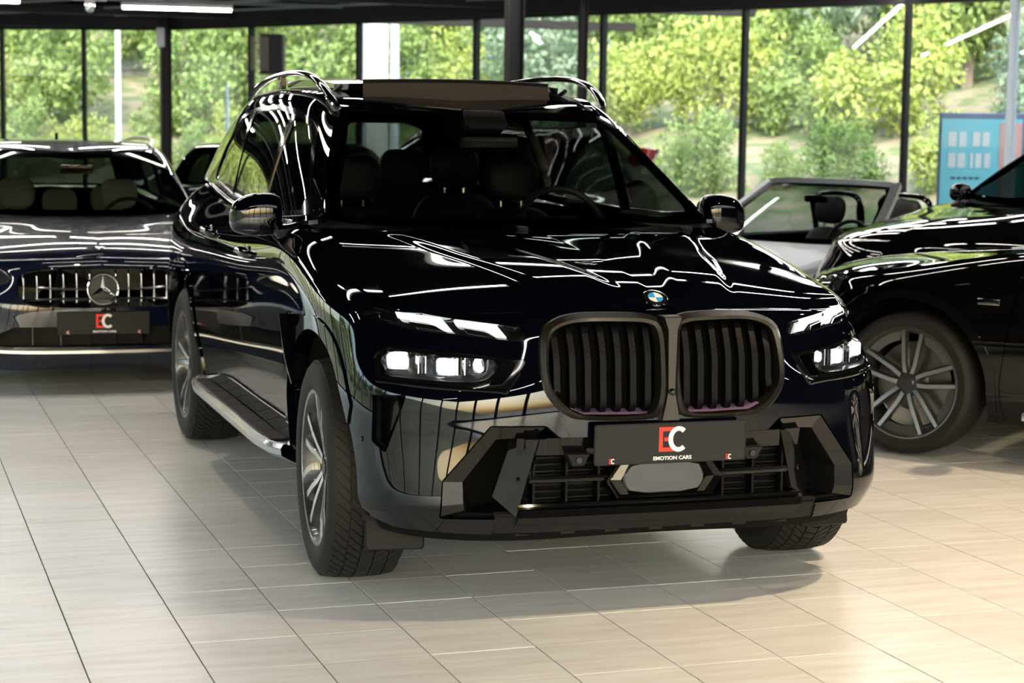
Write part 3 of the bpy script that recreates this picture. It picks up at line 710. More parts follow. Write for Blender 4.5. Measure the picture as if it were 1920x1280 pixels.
# painted bumper is missing its lowest centre: the black skirt takes over there
low_line = lambda V: V[:, 2]-np.interp(np.abs(V[:, 0]), [0,.573,.576,1], [.36,.36,.2,.2])
obj('bumper', bump_s.clip(low_line).rim(T_).both(), P_, suv)
sk = wall.clip(lambda V: -seam(V)-G).clip(lambda V: np.where(V[:, 1] > -.2, 1, arch(0)(V))).clip(lambda V: -low_line(V)-.001).clip(lambda V: V[:, 0]-.575)
obj('lower_panel', wall.clip(lambda V: -low_line(V)-.001).clip(lambda V: .573-V[:, 0]).clip(lambda V: -V[:, 1]-.3).clip(low_edge).off(-.006).rim(.02).both(), MT['plastic'], suv)
fen = wall.clip(lambda V: seam(V)-G).clip(lambda V: -door_line(V)-G).clip(arch(0)).clip(lambda V: V[:, 2]-.36)
fen = fen.clip(lambda V: np.where(V[:, 1] < -.22, outside(UL, r=.008)(V), 1))
side_vent = [(.28,.66),(.40,.60),(.475,.64),(.485,.80),(.46,.905),(.40,.905),(.345,.83)]
fen = fen.clip(outside(side_vent, YZ, r=.01))
for nm, s in (('fender', fen),
              ('front_door', wall.clip(lambda V: door_line(V)-G).clip(lambda V: -b_line(V)-G).clip(sill)),
              ('rear_door', wall.clip(lambda V: b_line(V)-G).clip(lambda V: -rear_line(V)-G).clip(sill).clip(arch(3.105))),
              ('rear_quarter', wall.clip(lambda V: rear_line(V)-G).clip(lambda V: 4.03-V[:, 1]-G).clip(arch(3.105)).clip(lambda V: V[:, 2]-.36))):
    for sgn in (1, -1):
        obj(nm, (s if sgn > 0 else s.mirror()).rim(T_), P_, suv)
tg = wall.clip(lambda V: V[:, 1]-4.03-G)
obj('tailgate', tg.clip(lambda V: V[:, 2]-.62).rim(T_).both(), P_, suv); obj('rear_bumper', tg.clip(lambda V: .615-V[:, 2]).rim(T_).both(), P_, suv)
# rolled wheel-arch flares, sills, inner body
for yc in (0, 3.105):
    s = wall.clip(arch(yc, AR-.002)).clip(lambda V: AR+.048-np.hypot(V[:, 1]-yc, V[:, 2]-.385)).clip(lambda V: V[:, 2]-.30)
    s = s.clip(lambda V: V[:, 1]+.47).clip(lambda V: .93-np.abs(V[:, 0])+.2)
    if yc == 0: s = s.clip(lambda V: np.where(V[:, 1] < 0, seam(V)-.004, 1))
    for sgn in (1, -1): obj('wheel_arch_flare', (s if sgn > 0 else s.mirror()).off(.007).rim(.035), P_, suv)
s = wall.clip(lambda V: .392-V[:, 2]).clip(lambda V: V[:, 1]-.44).clip(lambda V: 2.66-V[:, 1]).clip(lambda V: V[:, 2]-.24)
for sgn in (1, -1): obj('sill', (s if sgn > 0 else s.mirror()).off(-.006).rim(.03), P_, suv)
inn = wall.clip(arch(0, AR+.0)).clip(arch(3.105, AR)).clip(lambda V: V[:, 2]-.25)
for q in (UL, LL, VO, KO, VV): inn = inn.clip(lambda V, q=q: np.where(V[:, 1] < -.2, outside(q, gap=-.005)(V), 1))
obj('body_shell', inn.off(-.022).rim(.01).both(), MT['dark'], suv)
wl = []
for yc in (0, 3.105):
    for sg in (1, -1):
        V, F = lathe([(.50, .0), (.50, AR+.003), (.925, AR+.003)], 30, False, R(200)); V, F = rotx((V, F), R(-10)); V = V[:, [0, 1, 2]]; V = np.c_[V[:, 0]*sg, -V[:, 1]*1.0, V[:, 2]]; V = V@np.array([[1,0,0],[0,1,0],[0,0,1]])+np.array([0, yc, .385]); wl.append((V, F))
for g_ in wl: obj('wheel_well_liner', g_, MT['plastic'], suv)
obj('underbody', cat(box((0, 1.6, .30), (1.60, 2.05, .10)), box((0, 0, .36), (1.0, 1.2, .10)), box((0, 3.1, .32), (1.0, 1.3, .10)), box((0, 4.0, .34), (1.5, .35, .12))), MT['dark'], suv)
# lower front undertray edge with small lips
obj('undertray', cat(*[prism([(-.60,.0),(.60,.0),(.58,-.028),(-.58,-.028)], -.76+.0, -.30)]), MT['plastic'], suv).location = (0, .06, .30)
for sg in (1, -1):
    f = obj('air_deflector', xf(box((0, 0, 0), (.20, .03, .13), .012), (sg*.80, -.43, .245), (R(-8), 0, sg*R(8))), MT['plastic'], suv)

# ---- hood
def wtop(k, n=None): return None
tn = np.array(suv_wall())[:, -1]                      # top row of the wall net
m_f, m_s = tn[:6], tn[5:12]
cz = np.array([(-.755,1.018),(-.72,1.052),(-.55,1.092),(-.25,1.132),(.05,1.160),(.32,1.181),(.56,1.196)])
hn = np.zeros((6, 7, 3))
rear = np.array([(0,.56,1.196),(.17,.565,1.196),(.34,.575,1.196),(.50,.59,1.197),(.64,.605,1.20),(m_s[-1][0]-.0, .625, 1.203)])
for j in range(7):
    sd_ = m_s[j] if j else tn[5]
    for i in range(6):
        t = i/5; c = np.array([0, *cz[j]]); e = np.array(sd_)
        p = c*(1-t)+e*t; p[2] += .020*(1-(2*t-1)**2)*(1 if j else 0)
        if j == 0: p = np.array(tn[i])
        if j == 1: p = np.array(tn[i])*.55+p*.45; p[2] += .016
        if j == 6: p = rear[i]
        hn[i, j] = p
hood = patch(hn, 130, 150)
def recalc(sh, nu, nv):
    Gd = sh.V.reshape(nu, nv, 3); N = nrm(np.cross(np.gradient(Gd, axis=0), np.gradient(Gd, axis=1))); s = np.sign(N[nu//2, nv//2, 2])
    sh.N = (N*s).reshape(-1, 3); return sh
sst = lambda x: (lambda t: t*t*(3-2*t))(np.clip(x, 0, 1))
x, y = hood.V[:, 0], hood.V[:, 1]
t = np.clip((y+.78)/1.35, 0, 1)
r1 = .30+.38*t; r0 = .09+.33*t           # two crease lines fanning back to the windscreen
w = sst(t*4)*sst((1.02-t)*5)
hood.V[:, 2] += w*(.011*sst((r1-x)/.05)-.0*x)+w*(-.009)*sst((r0-x)/.06)
recalc(hood, 130, 150); hood.N[hood.V[:, 0] < 1e-4, 0] = 0; hood.N = nrm(hood.N)
hp = hood.clip(outside(KO, XZ, r=.01, gap=.004))
hp = hp.clip(lambda V: np.where(V[:, 1] < -.45, V[:, 2]-.975, 1))
obj('hood', hp.off(.001).rim(.02).both(), P_, suv)
cowl = strip([(-x_, y_+.004, z_-.012) for x_, y_, z_ in rear[::-1]]+[(x_, y_+.004, z_-.012) for x_, y_, z_ in rear[1:]],
             [(-x_, y_+.085, z_+.012) for x_, y_, z_ in rear[::-1]]+[(x_, y_+.085, z_+.012) for x_, y_, z_ in rear[1:]])
obj('cowl_panel', cowl, MT['plastic'], suv)
# round badge
def badge_round(parent, M, r, fm=True):
    def L(prof): V, F = lathe(prof, 40); V = V[:, [1, 2, 0]]; return (np.c_[V, np.ones(len(V))]@np.array(M).T)[:, :3], F
    b = obj('round_badge', L([(0, r), (.006, r*.99), (.008, r*.93), (.005, r*.9), (.005, r*.66), (.008, r*.64), (.008, r*.60), (.006, r*.59)]), MT['chrome'], parent)
    obj('badge_ring', L([(.0055, r*.9), (.0058, r*.66)]), MT['badgeblack'], b)
    for q in range(4):
        a = np.linspace(0, math.pi/2, 9)+q*math.pi/2; P = [(0, 0)]+[(r*.6*math.cos(t), r*.6*math.sin(t)) for t in a]
        V = np.array([(p[0], p[1], .0072, 1) for p in P])@np.array(M).T
        obj('badge_quarter', (V[:, :3], [list(range(len(P)))]), MT['bmwblue'] if q % 2 else MT['bmwwhite'], b)
    return b
i = np.argmin((hood.V[:, 0])**2*4+(hood.V[:, 1]+.735)**2); bn = Vector(hood.N[i]); bp = Vector(hood.V[i])
bx = Vector((1, 0, 0)); by = bn.cross(bx)
badge_round(suv, M4(bx, by, bn, bp), .043)

# ---- roof, pillars, glass
GS = [
 [(.80,.66,1.235),(.757,.82,1.34),(.715,.985,1.44),(.655,1.17,1.56),(.603,1.33,1.652),(.56,1.372,1.676)],
 [(.845,.80,1.222),(.80,.94,1.33),(.755,1.09,1.44),(.703,1.27,1.56),(.66,1.43,1.668),(.60,1.46,1.702)],
 [(.862,1.22,1.212),(.828,1.27,1.32),(.790,1.34,1.44),(.745,1.46,1.57),(.692,1.60,1.687),(.62,1.62,1.732)],
 [(.858,1.75,1.211),(.828,1.77,1.33),(.795,1.81,1.45),(.750,1.88,1.58),(.695,1.95,1.702),(.63,1.96,1.752)],
 [(.832,2.4,1.23),(.806,2.4,1.34),(.775,2.4,1.46),(.733,2.4,1.585),(.683,2.4,1.706),(.62,2.4,1.763)],
 [(.80,3.0,1.265),(.777,3.0,1.36),(.748,3.0,1.48),(.708,3.0,1.59),(.662,3.0,1.70),(.60,3.0,1.755)],
 [(.775,3.5,1.295),(.749,3.48,1.38),(.716,3.45,1.49),(.674,3.42,1.59),(.627,3.4,1.68),(.57,3.4,1.737)],
 [(.745,3.95,1.31),(.715,3.91,1.39),(.675,3.87,1.49),(.632,3.83,1.58),(.585,3.79,1.655),(.53,3.76,1.705)],
 [(.68,4.12,1.32),(.648,4.06,1.39),(.607,4.01,1.49),(.562,3.96,1.57),(.515,3.92,1.635),(.46,3.90,1.685)]]
gs = patch(GS, 260, 90)
if gs.N[len(gs.N)//2, 0] < 0: gs.N *= -1
WIN = [(.70,1.245),(.775,1.247),(1.2,1.222),(1.74,1.222),(2.58,1.248),(3.30,1.30),(3.38,1.34),(3.28,1.50),(3.05,1.645),(2.70,1.678),(2.01,1.688),(1.60,1.660),(1.40,1.622),(1.27,1.572),(1.0,1.385)]
side = gs.clip(outside(WIN, YZ, r=.03))
for sgn in (1, -1): obj('side_frame', (side if sgn > 0 else side.mirror()).rim(.02), P_, suv)
bandw = .020
band = gs.clip(inside(WIN, YZ, r=.03)).clip(lambda V: bandw-sd(YZ(V), WIN, .03))
for sgn in (1, -1): obj('window_trim', (band if sgn > 0 else band.mirror()).off(.004).rim(.014), MT['gloss'], suv)
bp_l = lambda V: V[:, 1]-(1.66+(V[:, 2]-1.22)*-.02); cp_l = lambda V: V[:, 1]-(2.62+(V[:, 2]-1.24)*.15)
op = gs.clip(lambda V: sd(YZ(V), WIN, .03)-bandw)
for a, b, nm in ((None, bp_l, 'front_side_glass'), (bp_l, cp_l, 'rear_side_glass'), (cp_l, None, 'quarter_glass')):
    s = op
    if a: s = s.clip(lambda V: a(V)-.035)
    if b: s = s.clip(lambda V: -b(V)-.035)
    for sgn in (1, -1): obj(nm, (s if sgn > 0 else s.mirror()).off(-.004), MT['sg'], suv)
for f, nm in ((bp_l, 'door_pillar'), (cp_l, 'rear_pillar')):
    s = op.clip(lambda V: .036-np.abs(f(V)))
    for sgn in (1, -1): obj(nm, (s if sgn > 0 else s.mirror()).rim(.02), MT['gloss'], suv)
# black triangle behind the mirror
tri_ = gs.clip(inside([(.70,1.25),(.93,1.25),(.955,1.345)], YZ)).off(.003)
for sgn in (1, -1): obj('mirror_triangle', (tri_ if sgn > 0 else tri_.mirror()).rim(.01), MT['gloss'], suv)

ed = np.array(GS)[:, -1]
cc = np.array([(1.25,1.668),(1.44,1.703),(1.66,1.735),(1.96,1.766),(2.4,1.785),(3.0,1.780),(3.4,1.757),(3.74,1.722),(3.90,1.70)])
RN = []
for t in (0,.2,.42,.66,.86,1.):
    row = []
    for k in range(9):
        c = np.array([0, *cc[k]]); p = c*(1-t)+ed[k]*t; p[2] += .014*(1-t)*t*4*(.4+t); row.append(p)
    RN.append(row)
roof = patch(RN, 120, 200)
if roof.N[len(roof.N)//2, 2] < 0: roof.N *= -1
roof.N[roof.V[:, 0] < 1e-4, 0] = 0
SR = [(-.9,1.50),(.515,1.50),(.53,1.56),(.53,2.45),(-.9,2.45)]
obj('roof', roof.clip(outside(SR, XY, r=.0)).rim(.02).both(), P_, suv)
# sunroof: lid slid back over the roof, mesh wind deflector up at the front of the opening
lid = roof.clip(inside([(-.9,1.70),(.52,1.70),(.52,2.75),(-.9,2.75)], XY)).move((0, 0, .035)); lid.V[:, 2] -= (lid.V[:, 1]-1.7)*-.004
obj('sunroof_lid', lid.rim(.03, True).both(), MT['gloss'], suv)
xs = np.linspace(-.43, .43, 41)
zz = np.interp(np.abs(xs), np.abs(roof.V[np.abs(roof.V[:, 1]-1.52) < .01][:, 0]) if 0 else [0,.25,.4,.5,.55], [1.712,1.708,1.698,1.688,1.68])
lo_ = np.c_[xs, 1.515+.05*(xs/.5)**2, zz-.012]; hi_ = np.c_[xs*.985, 1.545+.05*(xs/.5)**2, 1.796-.008*(xs/.43)**2]
md_ = (lo_+hi_)/2; md_[:, 1] -= .004
wd = obj('wind_deflector', cat(strip(lo_, md_), strip(md_, hi_)), MT['mesh'], suv, 60)
obj('deflector_bar', tube(hi_, .009, 8), MT['plastic'], wd)
for sg in (1, -1):
    obj('deflector_arm', tube([(sg*.515,1.60,1.765),(sg*.52,1.72,1.74),(sg*.525,1.95,1.745)], .010, 6), MT['plastic'], wd)
    e = roof.clip(inside([(.50,1.50),(.56,1.50),(.56,2.5),(.50,2.5)], XY)).off(.003)
    obj('sunroof_rail', (e if sg > 0 else e.mirror()).rim(.03), MT['plastic'], suv)
# roof rails
for sg in (1, -1):
    rp = thru([(.598,1.34,1.692),(.612,1.42,1.728),(.622,1.58,1.786),(.626,1.85,1.822),(.620,2.2,1.832),(.610,2.6,1.824),(.600,2.95,1.800),(.592,3.22,1.765),(.588,3.32,1.742)], 60)*np.array([sg, 1, 1])
    rs = [1.0]*60
    rr_ = obj('roof_rail', tube(rp, np.interp(np.linspace(0, 1, 60), [0,.08,.9,1], [.6,1,1,.6]), sec=[(.020*math.cos(a), .013*math.sin(a)) for a in np.arange(12)*math.pi/6]), MT['gloss'], suv)
    for yy in (2.42,):
        zc = 1.795; xc = .612
        obj('rail_foot', box((sg*xc, yy, zc), (.024, .12, .06), .006), MT['gloss'], rr_)
# windscreen
WN = []
b_ = np.array([(0,.575,1.193),(.28,.588,1.196),(.52,.615,1.208),(.70,.648,1.223),(.80,.672,1.237)])
t_ = np.array([(0,1.245,1.664),(.20,1.252,1.664),(.38,1.270,1.662),(.52,1.300,1.657),(.60,1.33,1.653)])
for v in (0,.33,.67,1.): r_ = b_*(1-v)+t_*v; r_[:, 2] += .016*4*v*(1-v); r_[:, 1] -= .010*4*v*(1-v); WN.append(r_)
wsn = patch(np.transpose(np.array(WN), (1, 0, 2)), 70, 60)
if wsn.N[len(wsn.N)//2, 1] > 0: wsn.N *= -1
wsn.N[wsn.V[:, 0] < 1e-4, 0] = 0
obj('windscreen', wsn.both(), MT['ws'], suv)
WI = [(-1,1.235),(.70,1.245),(.735,1.275),(.575,1.600),(.54,1.625),(.30,1.632),(-1,1.632)]
obj('windscreen_border', wsn.clip(outside(WI, XZ, r=.02)).off(-.004).both(), MT['gloss'], suv)
# tailgate window
TW = []
for (a, b, c) in (((0,4.20,1.32),(.40,4.17,1.32),(.68,4.12,1.32)), ((0,4.10,1.5),(.36,4.07,1.5),(.607,4.01,1.49)), ((0,3.99,1.66),(.30,3.96,1.66),(.515,3.92,1.635)), ((0,3.90,1.70),(.25,3.895,1.698),(.46,3.90,1.685))): TW.append([a, b, c])
tw = patch(np.transpose(np.array(TW), (1, 0, 2)), 50, 50)
if tw.N[len(tw.N)//2, 1] < 0: tw.N *= -1
RWp = [(-1,1.33),(.58,1.33),(.50,1.60),(.40,1.635),(-1,1.635)]
obj('tailgate_frame', tw.clip(outside(RWp, XZ, r=.03)).rim(.02).both(), P_, suv)
obj('rear_window', tw.clip(inside(RWp, XZ, r=.03)).both(), MT['ws'], suv)
top_w = wall.clip(lambda V: V[:, 1]-1.0).clip(lambda V: V[:, 2]-1.2)
# belt mouldings
for sg in (1, -1):
    bl = thru([(.815,.66,1.228),(.855,.80,1.218),(.872,1.22,1.208),(.868,1.75,1.207),(.842,2.4,1.226),(.810,3.0,1.261),(.785,3.4,1.290)], 60)*np.array([sg, 1, 1])
    obj('belt_moulding', tube(bl, 1., sec=[(.012,.006),(.012,-.008),(-.010,-.010),(-.012,.006)]), MT['gloss'], suv)
# rear spoiler, tail lamps
obj('roof_spoiler', cat(strip([(-.50,3.86,1.70),(0,3.86,1.715),(.50,3.86,1.70)], [(-.46,4.05,1.665),(0,4.08,1.685),(.46,4.05,1.665)]), strip([(-.46,4.05,1.665),(0,4.08,1.685),(.46,4.05,1.665)], [(-.45,4.03,1.65),(0,4.06,1.665),(.45,4.03,1.65)])), P_, suv)
# ---- twin grille
def rsm(P, n=64, it=2): return closed(P, n, it)
for sg in (1, -1):
    def X(g): return g if sg > 0 else mirx(g)
    ko, ki = rsm(KO), rsm(KI)
    k0 = np.argmin(np.hypot(*(ko-ko.mean(0)).T*0+np.abs(ko[:, 0]-ko[:, 0].min())*0+np.hypot(ko[:, 0]-.43, ko[:, 1]-.85))); ko = np.roll(ko, -k0, 0)
    k1 = np.argmin(np.hypot(ki[:, 0]-.43, ki[:, 1]-.85)); ki = np.roll(ki, -k1, 0)
    A = face(ko, .0); B = A.copy(); B[:, 1] -= .020; mid = ko*.45+ki*.55; Cc = face(mid, 0); Cc[:, 1] -= .034
    E_ = face(ki, 0); E_[:, 1] -= .022; F_ = E_.copy(); F_[:, 1] += .06
    A[:, 1] += .02
    fr = obj('grille_frame', X(cat(ring(A, B), ring(B, Cc), ring(Cc, E_), ring(E_, F_))), MT['satin'], suv, 50)
    me = None
    xs_ = np.linspace(.068, .372, 7)
    for k, x_ in enumerate(xs_):
        ztop = np.interp(x_, [.03,.30,.372,.40], [.968,.968,.952,.925]); zbot = np.interp(x_, [.03,.29,.335,.39], [.680,.682,.70,.75])
        yf = face([(x_, .82)])[0][1]; yt = face([(x_, ztop)])[0][1]; yb = face([(x_, zbot)])[0][1]
        path = [(x_, yt+.045, ztop+.012), (x_, yt+.010, ztop-.004), (x_, yt-.004, ztop-.04), (x_, yf+.002, .86), (x_, yf+.004, .78), (x_, yb+.004, zbot+.02), (x_, yb+.03, zbot-.004)]
        pp = curve(path, 22)
        sl = obj('grille_slat', X(cat(*[(lambda V: (V, [[i, i+1, i+5, i+4] for r in range(21) for i in (r*4, r*4+1, r*4+2)]+[[r*4+3, r*4, r*4+4, r*4+7] for r in range(21)]))(np.array([(q[0]+dx, q[1]+dy, q[2]) for q in pp for dx, dy in ((-.012, .030), (-.0105, 0), (.0105, 0), (.012, .030))]))])), MT['slat'], fr)
        lipp = [(q[0]+dx, q[1]-.0006, q[2]) for q in pp[3:-3] for dx in (-.003, .003)]
    bk = face(rsm(KI, 40), 0); bk[:, 1] += .075
    obj('grille_back', X((bk, [list(range(len(bk)))])), MT['dark'], fr)
    bl = [(x, face([(x, .675)])[0][1]+.012, .0) for x in (0,)]
    obj('grille_sill', X(strip([(x, face([(x, .69)])[0][1]+.0, z) for x, z in ((.06,.680),(.15,.679),(.29,.682),(.33,.70))], [(x, face([(x, .69)])[0][1]+.06, z+.012) for x, z in ((.06,.680),(.15,.679),(.29,.682),(.33,.70))])), MT['uvcol'], fr)
# camera pod between the grilles and the bridge above it
obj('grille_bridge', prism([(-.030,.995),(.030,.995),(.016,.955),(.012,.75),(.030,.655),(-.030,.655),(-.012,.75),(-.016,.955)], -.893, -.82, .004), MT['satin'], suv)
fc = obj('front_camera', blob([(-.905,.752,0,.006,.006,2),(-.900,.752,0,.011,.011,2),(-.88,.752,0,.012,.012,2)], 20, 'y'), MT['gloss'], suv)
# ---- lamps
def lampcover(name, poly, off, mat, parent, r=.006, m=1, gap=0.):
    s = wall.clip(lambda V: -seam(V)+.12).clip(inside(poly, r=r, gap=gap)).off(off)
    return s
for sg in (1, -1):
    def X(g): return g if sg > 0 else mirx(g)
    def XS(s): return s if sg > 0 else s.mirror()
    def bar(poly, y0=-.004, d=.02):
        P = face(poly, 0); n = len(P); Q = P.copy(); Q[:, 1] += d-y0; P = P.copy(); P[:, 1] -= -y0*-1
        return cat((P, [list(range(n))]), ring(P, Q))
    # upper running light unit
    base = wall.clip(lambda V: .12-seam(V)).clip(inside(UL, r=.008, gap=.001))
    up_ = obj('running_lamp', XS(base.off(-.022)).rim(.004), MT['gloss'], suv)
    for q in ([(.813,.985),(.695,.975),(.671,.936),(.692,.937),(.722,.957),(.811,.968)], [(.660,.970),(.544,.961),(.517,.922),(.546,.924),(.575,.943),(.655,.954)]):
        obj('light_bar', X(bar(q, -.006, .012)), MT['led'], up_)
    for q in ([(.79,.960),(.72,.952),(.70,.937),(.78,.945)], [(.86,.978),(.825,.980),(.82,.955),(.86,.962)], [(.64,.948),(.58,.938),(.575,.925),(.63,.932)]):
        obj('reflector', X(bar(q, .006, .006)), MT['chrome'], up_)
    obj('lamp_lens', XS(base.off(-.002)), MT['lens'], up_)
    # lower main headlamp
    hb = wall.clip(lambda V: -seam(V)+.05).clip(inside(LL, r=.008, gap=.001))
    LG = [(.888,.791),(.879,.844),(.858,.864),(.793,.867),(.665,.860),(.528,.851),(.560,.818),(.604,.784),(.709,.784),(.805,.788)]
    hd = obj('headlamp', XS(hb.clip(outside(LG, r=.006)).off(-.004).rim(.05)), MT['gloss'], suv)
    P = face(rsm(LG, 48, 1), -.006); Q = P.copy(); Q[:, 1] += .055
    obj('lamp_housing', X(cat(ring(P, Q), (Q, [list(range(len(Q)))]))), MT['rimdark'], hd)
    for (cx, cz_, w_, h_, nm, mt) in ((.831,.836,.064,.046,'main_beam','beam'), (.698,.826,.060,.046,'dip_beam','beam'), (.607,.832,.026,.034,'corner_beam','beam')):
        yy = face([(cx, cz_)])[0][1]; ang = math.atan2(face([(cx+.04, cz_)])[0][1]-face([(cx-.04, cz_)])[0][1], .08)
        g = xf(prism(rrect(w_, h_, .012, 4), -.008, .018, .005), (cx, yy+.024, cz_), (0, 0, ang*.6))
        pj = obj(nm, X(g), MT[mt], hd)
        g = xf(cat(ring(*[np.c_[np.array(rrect(w_+a, h_+a, .014, 4))[:, 0], np.full(20, b), np.array(rrect(w_+a, h_+a, .014, 4))[:, 1]] for a, b in ((.012, .002), (.03, .03))])), (cx, yy+.016, cz_), (0, 0, ang*.6))
        obj('bezel', X(g), MT['chrome'], pj)
    for cx in (.765, .655):
        yy = face([(cx, .83)])[0][1]
        for dx in (-.012, 0, .012): obj('divider', X(box((cx+dx, yy+.035, .827), (.004, .03, .056))), MT['chrome'] if dx else MT['rimdark'], hd)
    obj('lamp_trim', X(tube(thru(face([(.885,.787),(.80,.781),(.70,.777),(.612,.776),(.585,.79),(.545,.832)], -.010), 30), .0045, 6)), MT['chrome'], hd)
    obj('inner_reflector', X(bar([(.548,.848),(.500,.846),(.517,.812),(.548,.778),(.585,.776)], .004, .006)), MT['mirror'], hd)
    obj('lower_strip', X(tube(thru(face([(.898,.770),(.80,.766),(.70,.761),(.56,.756),(.53,.760),(.49,.815)], .001), 30), .006, 6)), MT['chrome'] if 0 else MT['gloss'], hd)
    obj('lamp_lens', XS(hb.clip(inside(LG, r=.006)).off(-.001)), MT['lens'], hd)
    # corner air curtain
    P = face(closed(VV, 40, 1), -.002); c = P.mean(0); Q = (P-c)*.75+c; Q[:, 1] += .06; Q[:, 0] -= .02
    obj('corner_vent', X(cat(ring(P, Q), (Q, [list(range(len(Q)))]))), MT['gloss'], suv)
    # ---- lower side intake: folded frame, dark cavity, blade
    O = [(.733,.352),(.733,.389),(.729,.466),(.583,.643),(.470,.643),(.415,.643)]
    I = [(.655,.362),(.662,.392),(.664,.462),(.560,.600),(.470,.606),(.440,.603)]
    Po = face(O, -.001); Pi = face(I, 0); Pi[:, 1] += .030
    fr = obj('intake_frame', X(strip(Po, Pi)), MT['gloss'], suv, 15)
    Pj = Pi.copy(); Pj[:, 1] += .14; Pj[:, 0] = Pj[:, 0]*.92
    obj('intake_duct', X(cat(strip(Pi, Pj), (np.array([(.42,-.60,.35),(.72,-.52,.35),(.72,-.52,.66),(.42,-.60,.66)]), [(0,1,2,3)]))), MT['dark'], fr)
    FT = face([(.437,.603),(.503,.354)], .004); FB = face([(.515,.560),(.566,.412)], 0); FB[:, 1] += .055
    m1 = FT[0]*.55+FB[0]*.45; th = np.array([-.016, .012, 0])
    V = np.array([FT[0], FT[1], FB[1], FB[0]]); V2 = V+th
    obj('intake_blade', X(cat((V, [(0,1,2,3)]), (V2, [(3,2,1,0)]), ring(V, V2))), MT['gloss'], fr, 20)
    obj('lower_lip', X(cat(strip(face([(.733,.352),(.66,.352),(.58,.354),(.503,.354)], .002), face([(.733,.352),(.66,.352),(.58,.354),(.503,.354)], .002)+np.array([0,.13,.012])),)), MT['gloss'], fr)
    # parking sensors
    for (x_, z_) in ((.937,.575),):
        q = face([(x_, z_)])[0]; n_ = q-face([(x_, z_)], -.01)[0]; a = math.atan2(n_[0], -n_[1])
        obj('parking_sensor', X(xf(blob([(-.004,0,0,.009,.009,2),(.004,0,0,.010,.010,2)], 16, 'y'), q, (0, 0, a))), MT['gloss'], suv)
    q = face([(.30,.53)])[0]
    sp = obj('sensor_pod', X(prism([(.265,.555),(.345,.555),(.325,.515),(.285,.515)], q[1]-.012, q[1]+.03, .004)), MT['plastic'], suv)
    obj('parking_sensor', X(xf(blob([(-.004,0,0,.010,.010,2),(.004,0,0,.011,.011,2)], 16, 'y'), (.305, q[1]-.014, .535))), MT['gloss'], sp)
# crossbar, lower grille, radar panel
xs_ = np.linspace(-.50, .50, 41)
def bar_y(z): return np.array([face([(x, z)])[0][1] for x in xs_])
y6, y5 = bar_y(.60), bar_y(.55)
L1 = np.c_[xs_, y6+.012, np.full(41, .605)]; L2 = np.c_[xs_, y5+.026, np.full(41, .548)]; L3 = L2+np.array([0, .07, -.012]); L0 = L1+np.array([0, .05, .006])
obj('bumper_crossbar', cat(strip(L0, L1), strip(L1, L2), strip(L2, L3)), MT['gloss'], suv, 40)
for (x0, x1, z0, z1) in ((.405,.475,.553,.603),):
    for k in range(1):
        P = face([(x0,z0),(x1,z0),(x1-.0,z1),(x0,z1)], 0); P[:, 1] += .0035; P[:, 0] *= -1
        obj('tow_eye_cover', cat((P, [(0,1,2,3)]), ring(P, P+np.array([0,.004,0]))), MT['plastic'], suv)
yl = bar_y(.38)
lg = obj('lower_grille', cat(strip(np.c_[xs_, yl+.10, np.full(41, .36)], np.c_[xs_, yl+.10, np.full(41, .60)])), MT['dark'], suv)
for z, dd, hh in ((.470,.018,.020), (.385,.004,.016)):
    y_ = bar_y(z)+dd; a = np.c_[xs_, y_, np.full(41, z+hh/2)]; b = np.c_[xs_, y_-.004, np.full(41, z)]; c = np.c_[xs_, y_, np.full(41, z-hh/2)]
    obj('grille_bar', cat(strip(a+np.array([0,.05,.002]), a), strip(a, b), strip(b, c), strip(c, c+np.array([0,.05,0]))), MT['gloss'], lg)
for x_ in np.linspace(-.44, .44, 9):
    if abs(x_) > .2: obj('grille_strut', box((x_, face([(x_,.45)])[0][1]+.05, .46), (.008, .05, .19)), MT['slat'], lg)
stp = [box((x_, face([(x_,.45)])[0][1]+.075, z), (.30, .01, .006)) for x_ in (-.32, .32) for z in np.arange(.40, .55, .022)]
stuff(obj('fine_mesh', cat(*stp), MT['slat'], lg))
yr = face([(0,.46)])[0][1]
hexo = [(-.205,.46),(-.150,.535),(.150,.535),(.205,.46),(.165,.402),(-.165,.402)]; hexi = [(-.150,.46),(-.118,.520),(.118,.520),(.150,.46),(.120,.412),(-.120,.412)]
rp_ = obj('radar_surround', cat(ring(np.array([(a, yr+.002, b) for a, b in hexo]), np.array([(a*.9, yr+.018, (b-.467)*.86+.467) for a, b in hexo])), ring(np.array([(a*.9, yr+.018, (b-.467)*.86+.467) for a, b in hexo]), np.array([(a, yr+.012, b) for a, b in hexi])), ring(np.array([(a, yr+.002, b) for a, b in hexo]), np.array([(a, yr+.05, b) for a, b in hexo]))), MT['gloss'], suv, 15)
obj('radar_cover', prism(closed(hexi, 36, 1).tolist(), yr+.006, yr+.03, .006), MT['rimdark'], rp_)
# lower edge of the bumper: gloss blade and grey under-panel
z36 = bar_y(.36)
a = np.c_[xs_, z36-.012, np.full(41, .372)]; b = np.c_[xs_, z36-.02, np.full(41, .352)]; c = np.c_[xs_, z36+.02, np.full(41, .318)]; e_ = np.c_[xs_, z36+.09, np.full(41, .288)]
obj('front_blade', cat(strip(a+np.array([0,.10,.02]), a), strip(a, b)), MT['gloss'], suv, 20)
obj('skid_panel', cat(strip(b, c), strip(c, e_)), MT['plastic'], suv, 20)
for x_ in np.linspace(-.46, .46, 7): obj('skid_tab', box((x_, np.interp(x_, xs_, z36)+.080, .287), (.05, .04, .018), .003), MT['plastic'], suv)

